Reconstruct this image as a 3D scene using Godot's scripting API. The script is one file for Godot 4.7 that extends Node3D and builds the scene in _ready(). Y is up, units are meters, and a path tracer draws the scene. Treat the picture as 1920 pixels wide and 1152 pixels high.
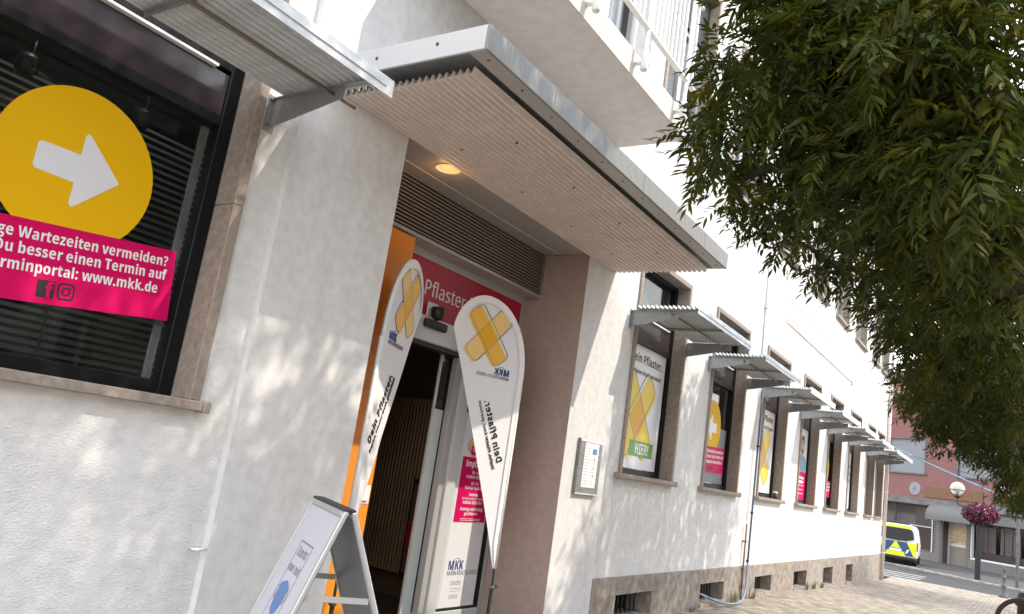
extends Node3D
# A shaded entrance of a white rendered office building, seen from the pavement under the street trees.

var M := {}
var rng := RandomNumberGenerator.new()
var bold: SystemFont
var plain: SystemFont
const SUN := Vector3(0.2756, 0.7604, 0.588)


func _ready() -> void:
	rng.seed = 11
	# camera
	var cam := Camera3D.new()
	cam.name = "camera"
	cam.fov = 42.77
	cam.near = 0.05
	cam.far = 900.0
	var yaw := 0.5941
	var pitch := 0.1965
	var roll := 0.1487
	var f := Vector3(cos(yaw) * cos(pitch), sin(pitch), -sin(yaw) * cos(pitch))
	var r := f.cross(Vector3.UP).normalized()
	var u := r.cross(f)
	cam.transform = Transform3D(Basis(r * cos(roll) + u * sin(roll), -r * sin(roll) + u * cos(roll), -f), Vector3(0, 1.65, 4.0))
	add_child(cam)
	# sky and exposure
	var env := Environment.new()
	env.background_mode = Environment.BG_SKY
	var sky := Sky.new()
	var sm := ProceduralSkyMaterial.new()
	sm.sky_top_color = Color(0.73, 0.765, 0.82)
	sm.sky_horizon_color = Color(0.97, 0.955, 0.93)
	sm.sky_curve = 0.25
	sm.ground_energy_multiplier = 1.0
	sm.ground_bottom_color = Color(0.42, 0.38, 0.34)
	sm.ground_horizon_color = Color(0.62, 0.60, 0.57)
	sm.sun_angle_max = 20.0
	sm.sky_energy_multiplier = 1.95
	sky.sky_material = sm
	env.sky = sky
	env.tonemap_mode = Environment.TONE_MAPPER_LINEAR
	env.tonemap_exposure = 1.3
	env.sdfgi_enabled = true
	env.ssao_enabled = true
	env.ssil_enabled = true
	var we := WorldEnvironment.new()
	we.name = "world_environment"
	we.environment = env
	add_child(we)
	# sun
	var sun := DirectionalLight3D.new()
	sun.name = "sun"
	sun.light_color = Color(1.0, 0.955, 0.89)
	sun.light_energy = 1.1
	sun.light_angular_distance = 0.5
	sun.shadow_enabled = true
	sun.transform = Transform3D(Basis.looking_at(-SUN, Vector3.UP), Vector3(0, 20, 0))
	add_child(sun)
	make_materials()
	build_ground()
	build_main_building()
	build_canopy()
	build_awnings()
	build_entrance_things()
	build_window_things()
	build_facade_things()
	build_flags()
	build_sandwich_board()
	build_pink_building()
	build_van()
	build_street_things()
	build_trees()
	build_opposite_side()


# ---------------------------------------------------------------- helpers

func lin(r: float, g: float, b: float) -> Color:
	return Color(r, g, b).linear_to_srgb()


func mat(key: String, c: Color, rough := 0.8, metal := 0.0) -> StandardMaterial3D:
	var m := StandardMaterial3D.new()
	m.resource_name = key
	m.albedo_color = c
	m.roughness = rough
	m.metallic = metal
	M[key] = m
	return m


func noise_tex(freq: float, octaves: int, dark: float, seed_value: int, normal := false, kind := 0, size := 512, bright := 1.0) -> NoiseTexture2D:
	var n := FastNoiseLite.new()
	n.noise_type = [FastNoiseLite.TYPE_SIMPLEX_SMOOTH, FastNoiseLite.TYPE_CELLULAR, FastNoiseLite.TYPE_PERLIN][kind]
	n.seed = seed_value
	n.frequency = freq
	n.fractal_octaves = octaves
	n.fractal_gain = 0.55
	var t := NoiseTexture2D.new()
	t.width = size
	t.height = size
	t.seamless = true
	t.noise = n
	if normal:
		t.as_normal_map = true
		t.bump_strength = 6.0
	else:
		var g := Gradient.new()
		g.set_color(0, Color(dark, dark, dark))
		g.set_color(1, Color(bright, bright, bright))
		t.color_ramp = g
	return t


func triplanar(m: StandardMaterial3D, scale: Vector3, tex: Texture2D, relief: Texture2D = null, depth := 0.3) -> void:
	m.uv1_triplanar = true
	m.uv1_world_triplanar = true
	m.uv1_scale = scale
	if tex:
		m.albedo_texture = tex
	if relief:
		m.heightmap_enabled = true
		m.heightmap_texture = relief
		m.heightmap_scale = depth


# faint marks of running water, stretched down the wall
func vertical_streaks(m: StandardMaterial3D, tex: Texture2D) -> void:
	m.detail_enabled = true
	m.detail_blend_mode = BaseMaterial3D.BLEND_MODE_MUL
	m.detail_albedo = tex
	m.detail_uv_layer = BaseMaterial3D.DETAIL_UV_2
	m.uv2_triplanar = true
	m.uv2_world_triplanar = true
	m.uv2_scale = Vector3(0.45, 0.08, 0.45)


func make_materials() -> void:
	bold = SystemFont.new()
	bold.font_names = PackedStringArray(["Droid Sans"])
	bold.font_weight = 700
	plain = SystemFont.new()
	plain.font_names = PackedStringArray(["Droid Sans"])
	var blotch := noise_tex(0.02, 5, 0.92, 3)
	var rain := noise_tex(0.02, 5, 0.955, 33)
	var veined := noise_tex(0.03, 5, 0.78, 6)
	var faint := noise_tex(0.02, 4, 0.87, 13)
	var mottled := noise_tex(0.02, 5, 0.66, 5)
	var fine := noise_tex(0.08, 4, 0.0, 8)
	var coarse := noise_tex(0.035, 5, 0.0, 9)
	var stipple := noise_tex(0.06, 3, 0.0, 21, false, 0, 1024)
	var streak := noise_tex(0.02, 4, 0.72, 12)
	var dirt := noise_tex(0.01, 5, 0.62, 15)
	var m: StandardMaterial3D
	m = mat("render", lin(0.78, 0.765, 0.745), 0.95)
	triplanar(m, Vector3(0.62, 1.05, 0.62), blotch, stipple, 0.32)
	vertical_streaks(m, rain)
	m = mat("render_smooth", lin(0.74, 0.725, 0.71), 0.9)
	triplanar(m, Vector3(0.8, 0.8, 0.8), blotch, fine, 0.05)
	vertical_streaks(m, rain)
	m = mat("reveal_shade_tint", lin(0.42, 0.325, 0.28), 0.9)  # brown tint: partly the wall's own, partly shade put into the colour
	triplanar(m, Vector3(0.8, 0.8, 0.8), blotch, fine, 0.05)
	m = mat("balcony_plaster", lin(0.77, 0.69, 0.64), 0.9)
	triplanar(m, Vector3(0.5, 0.5, 0.5), blotch, fine, 0.05)
	m = mat("travertine", lin(0.37, 0.305, 0.25), 0.75)
	triplanar(m, Vector3(0.9, 0.9, 0.9), veined, fine, 0.08)
	for i in 3:
		m = mat("plinth_%d" % i, [lin(0.42, 0.35, 0.29), lin(0.38, 0.325, 0.275), lin(0.45, 0.385, 0.325)][i], 0.85)
		triplanar(m, Vector3(0.5, 0.5, 0.5), mottled, fine, 0.06)
		m.uv1_offset = Vector3(0.37 * i, 0.21 * i, 0.53 * i)
	m = mat("frame_black", lin(0.008, 0.008, 0.009), 0.5)
	m.metallic_specular = 0.28
	m = mat("head_panel", lin(0.035, 0.026, 0.029), 0.1)
	m = mat("glass", Color(0.3, 0.36, 0.34, 0.03), 0.02)
	m.metallic_specular = 0.3
	m.transparency = BaseMaterial3D.TRANSPARENCY_ALPHA
	m = mat("panel_dark", lin(0.16, 0.16, 0.165), 0.4, 0.3)
	m = mat("shop_glass", Color(0.1, 0.1, 0.1, 0.04), 0.03)
	m.metallic_specular = 0.14
	m.transparency = BaseMaterial3D.TRANSPARENCY_ALPHA
	m = mat("board_film", lin(0.55, 0.55, 0.60), 0.35)
	m = mat("frosted", lin(0.62, 0.68, 0.65), 0.5)
	m.backlight_enabled = true
	m.backlight = Color(0.3, 0.3, 0.3)
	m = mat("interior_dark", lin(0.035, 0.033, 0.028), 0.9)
	m = mat("interior_brown", lin(0.10, 0.07, 0.045), 0.9)
	m = mat("blind", lin(0.28, 0.29, 0.25), 0.5)
	m = mat("galvanised", lin(0.36, 0.375, 0.385), 0.5, 0.3)
	triplanar(m, Vector3(1.2, 0.8, 1.2), faint)
	m = mat("awning_metal", lin(0.76, 0.80, 0.84), 0.5, 0.0)
	triplanar(m, Vector3(0.7, 2.0, 2.0), faint)
	m = mat("fascia_metal", lin(0.30, 0.30, 0.295), 0.5, 0.1)
	triplanar(m, Vector3(3.5, 0.4, 1.0), faint)
	m = mat("canopy_sheet", lin(0.78, 0.69, 0.64), 0.55, 0.0)
	triplanar(m, Vector3(0.35, 0.5, 0.5), blotch)
	m = mat("louver", lin(0.27, 0.225, 0.195), 0.5, 0.1)
	m = mat("side_metal", lin(0.52, 0.525, 0.53), 0.45)
	m = mat("white_metal", lin(0.74, 0.74, 0.73), 0.4)
	m = mat("grey_metal", lin(0.42, 0.41, 0.40), 0.45, 0.2)
	m = mat("light_grey_metal", lin(0.58, 0.59, 0.58), 0.4, 0.1)
	m = mat("alu", lin(0.55, 0.55, 0.55), 0.35, 0.6)
	m = mat("steel", lin(0.26, 0.25, 0.235), 0.38, 0.6)
	triplanar(m, Vector3(0.6, 2.5, 0.6), streak)
	m = mat("dark_steel", lin(0.025, 0.025, 0.028), 0.5, 0.2)
	m = mat("black", lin(0.01, 0.01, 0.01), 0.5)
	m = mat("screw", lin(0.05, 0.045, 0.04), 0.6)
	m = mat("rusty_rod", lin(0.19, 0.15, 0.12), 0.6, 0.3)
	m = mat("orange", lin(0.80, 0.27, 0.008), 0.5)
	m = mat("red_sign", lin(0.40, 0.005, 0.03), 0.5)
	m = mat("magenta", lin(0.60, 0.0, 0.10), 0.6)
	m.metallic_specular = 0.3
	m = mat("yellow_film", lin(0.78, 0.44, 0.001), 0.6)
	m.metallic_specular = 0.3
	m = mat("white_print", lin(0.80, 0.80, 0.80), 0.55)
	m = mat("paper", lin(0.74, 0.74, 0.75), 0.7)
	m = mat("poster_white", lin(0.72, 0.72, 0.74), 0.45)
	m = mat("ink", lin(0.015, 0.014, 0.014), 0.6)
	m = mat("ink_grey", lin(0.22, 0.21, 0.22), 0.6)
	m = mat("ink_mauve", lin(0.30, 0.21, 0.25), 0.6)
	m = mat("ink_blue", lin(0.02, 0.05, 0.20), 0.6)
	m = mat("mask_blue", lin(0.11, 0.22, 0.46), 0.6)
	m = mat("band_yellow", lin(0.78, 0.46, 0.06), 0.55)
	m = mat("balcony_glass", lin(0.10, 0.105, 0.115), 0.2)
	m = mat("band_pale", lin(0.78, 0.55, 0.20), 0.6)
	m = mat("band_deep", lin(0.76, 0.38, 0.008), 0.55)
	m = mat("band_strong", lin(0.76, 0.55, 0.02), 0.5)
	m = mat("green_label", lin(0.11, 0.30, 0.06), 0.5)
	m = mat("skin", lin(0.50, 0.27, 0.18), 0.6)
	m = mat("hair", lin(0.03, 0.018, 0.012), 0.6)
	m = mat("shirt", lin(0.20, 0.32, 0.42), 0.7)
	m = mat("cloth", lin(0.78, 0.77, 0.79), 0.8)
	m.backlight_enabled = true
	m.backlight = Color(0.35, 0.35, 0.36)
	m = mat("hem", lin(0.80, 0.80, 0.79), 0.8)
	m = mat("radiator", lin(0.22, 0.15, 0.085), 0.6)
	m = mat("hose_pale", lin(0.17, 0.24, 0.34), 0.5)
	m = mat("hose_blue", lin(0.07, 0.10, 0.16), 0.5)
	m = mat("cable_blue", lin(0.16, 0.30, 0.42), 0.45)
	m = mat("asphalt", lin(0.042, 0.040, 0.038), 0.95)  # base colour darkened to carry the shade of the enclosed far street
	triplanar(m, Vector3(0.4, 0.4, 0.4), dirt, fine, 0.5)
	m = mat("bedding", lin(0.17, 0.145, 0.12), 1.0)
	triplanar(m, Vector3(1, 1, 1), dirt, fine, 0.4)
	for i in 4:
		m = mat("paver_%d" % i, [lin(0.42, 0.355, 0.28), lin(0.385, 0.325, 0.255), lin(0.445, 0.38, 0.30), lin(0.40, 0.335, 0.265)][i], 0.95)
		triplanar(m, Vector3(0.5, 0.5, 0.5), dirt, fine, 0.3)
	m = mat("far_paving", lin(0.085, 0.075, 0.07), 0.95)  # shade on the far pavement is put into this darkened base colour
	triplanar(m, Vector3(0.5, 0.5, 0.5), dirt, fine, 0.3)
	m = mat("kerb", lin(0.48, 0.44, 0.40), 0.9)
	triplanar(m, Vector3(0.8, 0.8, 0.8), dirt)
	m = mat("road_paint", lin(0.42, 0.41, 0.39), 0.8)
	triplanar(m, Vector3(0.6, 0.6, 0.6), dirt)
	m = mat("pink", lin(0.20, 0.09, 0.082), 0.9)  # pink darkened to stand in for shade at the street end
	triplanar(m, Vector3(0.2, 0.15, 0.2), blotch, fine, 0.2)
	m = mat("shutter", lin(0.20, 0.205, 0.22), 0.6)  # grey lowered along with the pink wall, for the same street shade
	m = mat("board_brown", lin(0.21, 0.105, 0.05), 0.8)
	triplanar(m, Vector3(1.2, 0.3, 1.2), mottled)
	m = mat("concrete", lin(0.19, 0.185, 0.18), 0.9)
	triplanar(m, Vector3(0.4, 0.4, 0.4), dirt)
	m = mat("grey_tile", lin(0.13, 0.12, 0.11), 0.6)  # tile colour darkened too, in place of shade in the narrow street
	m = mat("tile_joint", lin(0.085, 0.075, 0.07), 0.9)
	m = mat("shop_dark", lin(0.03, 0.011, 0.008), 0.6)
	m = mat("curtain", lin(0.10, 0.085, 0.08), 0.9)
	m = mat("door_pane", lin(0.42, 0.31, 0.17), 0.5)
	m = mat("door_board", lin(0.16, 0.14, 0.11), 0.6)
	m = mat("canvas", lin(0.125, 0.12, 0.115), 0.85)  # the shade on the far door awning is put into its cloth colour
	m = mat("van_white", lin(0.70, 0.72, 0.75), 0.25)
	m.clearcoat_enabled = true
	m.clearcoat = 0.6
	m = mat("van_yellow", lin(0.72, 0.80, 0.015), 0.4)
	m = mat("van_blue", lin(0.03, 0.07, 0.17), 0.35)
	m = mat("van_glass", lin(0.012, 0.014, 0.016), 0.06)
	m = mat("tyre", lin(0.015, 0.015, 0.015), 0.9)
	m = mat("tail_red", lin(0.45, 0.02, 0.015), 0.25)
	m = mat("globe", Color(0.92, 0.90, 0.86, 0.35), 0.08)
	m.transparency = BaseMaterial3D.TRANSPARENCY_ALPHA
	m = mat("petal", lin(0.15, 0.003, 0.06), 0.8)
	m = mat("petal_pale", lin(0.45, 0.2, 0.32), 0.8)
	m = mat("cup", lin(0.06, 0.015, 0.012), 0.5)
	m = mat("bark", lin(0.085, 0.065, 0.048), 0.95)
	triplanar(m, Vector3(2.0, 0.6, 2.0), mottled, coarse, 1.5)
	m = mat("twig", lin(0.06, 0.042, 0.028), 0.9)
	var leaves := [lin(0.030, 0.044, 0.006), lin(0.022, 0.034, 0.006), lin(0.042, 0.054, 0.006), lin(0.066, 0.064, 0.007)]
	for i in 4:
		m = mat("leaf_%d" % i, leaves[i], 0.6)
		m.metallic_specular = 0.3
		m.backlight_enabled = true
		m.backlight = [Color(0.19, 0.215, 0.012), Color(0.15, 0.18, 0.012), Color(0.25, 0.265, 0.012), Color(0.32, 0.30, 0.012)][i]
	m = mat("weed", lin(0.20, 0.17, 0.08), 0.9)
	m = mat("roof_tile", lin(0.20, 0.09, 0.06), 0.85)
	m = mat("eave", lin(0.62, 0.57, 0.52), 0.8)
	m = mat("lamp_warm", lin(0.5, 0.4, 0.3), 0.5)
	m.emission_enabled = true
	m.emission = Color(1.0, 0.74, 0.50)
	m.emission_energy_multiplier = 0.4


func begin(smooth := false) -> SurfaceTool:
	var st := SurfaceTool.new()
	st.begin(Mesh.PRIMITIVE_TRIANGLES)
	st.set_smooth_group(0 if smooth else -1)
	return st


func face(st: SurfaceTool, pts: Array, outward: Vector3) -> void:
	var n: Vector3 = (pts[1] - pts[0]).cross(pts[2] - pts[0])
	var flip := n.dot(outward) > 0.0
	for i in range(1, pts.size() - 1):
		st.add_vertex(pts[0])
		if flip:
			st.add_vertex(pts[i + 1])
			st.add_vertex(pts[i])
		else:
			st.add_vertex(pts[i])
			st.add_vertex(pts[i + 1])


# a box between two corners, its edges chamfered by b
func box(st: SurfaceTool, lo: Vector3, hi: Vector3, b := 0.0, xf := Transform3D.IDENTITY) -> void:
	var c := (lo + hi) / 2.0
	var h := (hi - lo) / 2.0
	b = minf(b, minf(h.x, minf(h.y, h.z)) * 0.9)
	var at := func(s: Vector3, axis: int) -> Vector3:
		var p := Vector3.ZERO
		for k in 3:
			p[k] = c[k] + s[k] * (h[k] - (0.0 if k == axis else b))
		return xf * p
	for a in 3:
		var i := (a + 1) % 3
		var j := (a + 2) % 3
		for s in [-1.0, 1.0]:
			var q := []
			for e in [[-1.0, -1.0], [1.0, -1.0], [1.0, 1.0], [-1.0, 1.0]]:
				var v := Vector3.ZERO
				v[a] = s
				v[i] = e[0]
				v[j] = e[1]
				q.append(at.call(v, a))
			var o := Vector3.ZERO
			o[a] = s
			face(st, q, xf.basis * o)
			if b > 0.0:
				for s2 in [-1.0, 1.0]:
					var v1 := Vector3.ZERO
					v1[a] = s
					v1[i] = s2
					var v2 := v1
					v1[j] = -1.0
					v2[j] = 1.0
					face(st, [at.call(v1, a), at.call(v2, a), at.call(v2, i), at.call(v1, i)], xf.basis * Vector3(v1 + v2))
	if b > 0.0:
		for sx in [-1.0, 1.0]:
			for sy in [-1.0, 1.0]:
				for sz in [-1.0, 1.0]:
					var v := Vector3(sx, sy, sz)
					face(st, [at.call(v, 0), at.call(v, 1), at.call(v, 2)], xf.basis * v)


func cbox(st: SurfaceTool, c: Vector3, size: Vector3, b := 0.0, xf := Transform3D.IDENTITY) -> void:
	box(st, c - size / 2.0, c + size / 2.0, b, xf)


# an outline in x and y drawn out from z0 to z1
func prism(st: SurfaceTool, poly: PackedVector2Array, z0: float, z1: float, xf := Transform3D.IDENTITY) -> void:
	var tri := Geometry2D.triangulate_polygon(poly)
	for k in range(0, tri.size(), 3):
		var a := poly[tri[k]]
		var b := poly[tri[k + 1]]
		var c := poly[tri[k + 2]]
		face(st, [xf * Vector3(a.x, a.y, z1), xf * Vector3(b.x, b.y, z1), xf * Vector3(c.x, c.y, z1)], xf.basis * Vector3(0, 0, 1))
		face(st, [xf * Vector3(a.x, a.y, z0), xf * Vector3(b.x, b.y, z0), xf * Vector3(c.x, c.y, z0)], xf.basis * Vector3(0, 0, -1))
	var turn := -1.0 if Geometry2D.is_polygon_clockwise(poly) else 1.0
	for k in poly.size():
		var a := poly[k]
		var b := poly[(k + 1) % poly.size()]
		var d := (b - a) * turn
		face(st, [xf * Vector3(a.x, a.y, z0), xf * Vector3(b.x, b.y, z0), xf * Vector3(b.x, b.y, z1), xf * Vector3(a.x, a.y, z1)], xf.basis * Vector3(d.y, -d.x, 0))


func tube(st: SurfaceTool, pts: Array, radius: float, n := 8, tip := -1.0) -> void:
	var rings := []
	var side := Vector3.ZERO
	for i in pts.size():
		var d: Vector3 = (pts[mini(i + 1, pts.size() - 1)] - pts[maxi(i - 1, 0)]).normalized()
		if side == Vector3.ZERO:
			side = d.cross(Vector3.UP if absf(d.y) < 0.9 else Vector3.RIGHT).normalized()
		side = (side - d * side.dot(d)).normalized()
		var up := d.cross(side)
		var ring := []
		var rr := radius if tip < 0.0 else lerpf(radius, tip, float(i) / maxf(1.0, pts.size() - 1.0))
		for k in n:
			var a := TAU * k / n
			ring.append(pts[i] + (side * cos(a) + up * sin(a)) * rr)
		rings.append(ring)
	for i in pts.size() - 1:
		for k in n:
			var k2 := (k + 1) % n
			var mid: Vector3 = (rings[i][k] + rings[i][k2] + rings[i + 1][k] + rings[i + 1][k2]) / 4.0
			face(st, [rings[i][k], rings[i][k2], rings[i + 1][k2], rings[i + 1][k]], mid - (pts[i] + pts[i + 1]) / 2.0)
	face(st, rings[0], pts[0] - pts[1])
	face(st, rings[-1], pts[-1] - pts[-2])


func lathe(st: SurfaceTool, profile: Array, n := 16, xf := Transform3D.IDENTITY) -> void:
	for i in profile.size() - 1:
		var p: Vector2 = profile[i]
		var q: Vector2 = profile[i + 1]
		for k in n:
			var a := TAU * k / n
			var b := TAU * (k + 1) / n
			var out := Vector3(cos((a + b) / 2) * (q.y - p.y), p.x - q.x, sin((a + b) / 2) * (q.y - p.y))
			var w := []
			for e in [[p, a], [p, b], [q, b], [q, a]]:
				var v := xf * Vector3(cos(e[1]) * e[0].x, e[0].y, sin(e[1]) * e[0].x)
				if w.is_empty() or not (w[-1].is_equal_approx(v) or w[0].is_equal_approx(v)):
					w.append(v)
			if w.size() > 2:
				face(st, w, xf.basis * out)


func obj(called: String, st: SurfaceTool, m: Material, parent: Node = self) -> MeshInstance3D:
	st.generate_normals()
	var o := MeshInstance3D.new()
	o.name = called
	o.mesh = st.commit()
	o.material_override = m
	parent.add_child(o, true)
	return o


func thing(called: String, label: String, category: String, group := "", at := Vector3.ZERO, turn := 0.0) -> Node3D:
	var o := Node3D.new()
	o.name = called
	o.position = at
	o.rotation.y = turn
	add_child(o, true)
	tag(o, label, category, group)
	return o


func tag(o: Node, label: String, category: String, group := "") -> Node:
	o.set_meta("label", label)
	o.set_meta("category", category)
	if group:
		o.set_meta("group", group)
	return o


func struct(o: Node, label := "") -> Node:
	o.set_meta("kind", "structure")
	if label:
		o.set_meta("label", label)
	return o


func one_box(called: String, lo: Vector3, hi: Vector3, m: Material, parent: Node = self, b := 0.0) -> MeshInstance3D:
	var st := begin()
	box(st, lo, hi, b)
	return obj(called, st, m, parent)


# lettering that faces +z of xf; em is the height of a line
func text(parent: Node, s: String, em: float, m: Material, xf: Transform3D, heavy := true, align := 1, deep := 0.002, squeeze := 1.0, called := "lettering") -> MeshInstance3D:
	var t := TextMesh.new()
	t.font = bold if heavy else plain
	t.text = s
	t.font_size = 48
	t.pixel_size = em / 48.0
	t.depth = deep
	t.curve_step = 2.0
	t.horizontal_alignment = [HORIZONTAL_ALIGNMENT_LEFT, HORIZONTAL_ALIGNMENT_CENTER, HORIZONTAL_ALIGNMENT_RIGHT][align]
	var o := MeshInstance3D.new()
	o.name = called
	o.mesh = t
	o.material_override = m
	o.transform = xf * Transform3D(Basis().scaled(Vector3(squeeze, 1, 1)), Vector3.ZERO)
	parent.add_child(o, true)
	return o


func at(x: float, y: float, z: float) -> Transform3D:
	return Transform3D(Basis(), Vector3(x, y, z))


func round_rect(c: Vector2, size: Vector2, rad: float, ang := 0.0, seg := 5) -> PackedVector2Array:
	var p := PackedVector2Array()
	for q in 4:
		var cx := (size.x / 2 - rad) * (1 if q == 0 or q == 3 else -1)
		var cy := (size.y / 2 - rad) * (1 if q < 2 else -1)
		for k in seg + 1:
			var a := PI / 2 * (q + float(k) / seg)
			p.append(c + (Vector2(cx, cy) + Vector2(cos(a), sin(a)) * rad).rotated(ang))
	return p


func circle(c: Vector2, r: float, n := 48) -> PackedVector2Array:
	var p := PackedVector2Array()
	for k in n:
		p.append(c + Vector2.from_angle(TAU * k / n) * r)
	return p


# the rim of an outline, w wide
func ring(st: SurfaceTool, poly: PackedVector2Array, w: float, z0: float, z1: float, xf := Transform3D.IDENTITY) -> void:
	for k in poly.size():
		var a := poly[k]
		var b := poly[(k + 1) % poly.size()]
		if a.distance_to(b) < 1e-5:
			continue
		var n := (b - a).normalized().orthogonal() * w / 2
		prism(st, PackedVector2Array([a + n, b + n, b - n, a - n]), z0, z1, xf)


# the crossed sticking plaster: two rounded bands, the deeper square where they cross, two thin outlines
func plaster_cross(parent: Node, c: Vector2, size: float, z: float, deep: float, strong := false, lean := 0.0) -> void:
	var bars := []
	for s in [-1.0, 1.0]:
		var poly := round_rect(c + Vector2(0.02, -0.01) * size, Vector2(size, size * 0.32), size * 0.07, s * 0.87 + lean)
		var st := begin()
		prism(st, poly, z - deep, z + deep + (0.0003 if s > 0 else 0.0))
		obj("plaster_band", st, M.band_strong if strong else (M.band_yellow if s > 0 else M.band_pale), parent)
		bars.append(poly)
	var mid := Geometry2D.intersect_polygons(bars[0], bars[1])
	if mid.size():
		var st := begin()
		prism(st, mid[0], z - deep - 0.0006, z + deep + 0.0008)
		obj("plaster_pad", st, M.band_deep, parent)
	for s in [-1.0, 1.0]:
		var st := begin()
		ring(st, round_rect(c + Vector2(-0.02, 0.02) * size, Vector2(size * 1.02, size * 0.33), size * 0.09, s * 0.87 + lean), size * 0.011, z - deep - 0.0012, z + deep + 0.0014 + 0.0003 * s)
		obj("plaster_outline", st, M.ink_mauve if not strong else M.ink_grey, parent)


# a sheet in x and y with openings, given as [x0, x1, y0, y1]
func wall(st: SurfaceTool, x0: float, x1: float, y0: float, y1: float, z: float, holes: Array, outward := Vector3(0, 0, 1)) -> void:
	var xs := [x0, x1]
	var ys := [y0, y1]
	for h in holes:
		for k in 2:
			if h[k] > x0 and h[k] < x1 and not xs.has(h[k]):
				xs.append(h[k])
			if h[k + 2] > y0 and h[k + 2] < y1 and not ys.has(h[k + 2]):
				ys.append(h[k + 2])
	xs.sort()
	ys.sort()
	for i in xs.size() - 1:
		for j in ys.size() - 1:
			var mx: float = (xs[i] + xs[i + 1]) / 2
			var my: float = (ys[j] + ys[j + 1]) / 2
			if holes.any(func(h): return mx > h[0] and mx < h[1] and my > h[2] and my < h[3]):
				continue
			face(st, [Vector3(xs[i], ys[j], z), Vector3(xs[i + 1], ys[j], z), Vector3(xs[i + 1], ys[j + 1], z), Vector3(xs[i], ys[j + 1], z)], outward)


func ground_y(x: float) -> float:
	if x < 16.0:
		return 0.0
	if x < 25.4:
		return -0.19 * smoothstep(15.0, 26.4, x) / smoothstep(15.0, 26.4, 25.4)
	return lerpf(-0.19, -0.31, clampf((x - 25.4) / 6.0, 0, 1))


# a sheet that follows the pavement's fall, between x0 and x1
func fall_sheet(st: SurfaceTool, x0: float, x1: float, z0: float, z1: float, lift: float, step := 1.0) -> void:
	var x := x0
	while x < x1 - 0.001:
		var e := minf(x + step, x1)
		face(st, [Vector3(x, ground_y(x) + lift, z0), Vector3(e, ground_y(e) + lift, z0), Vector3(e, ground_y(e) + lift, z1), Vector3(x, ground_y(x) + lift, z1)], Vector3.UP)
		x = e


# ---------------------------------------------------------------- setting

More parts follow.
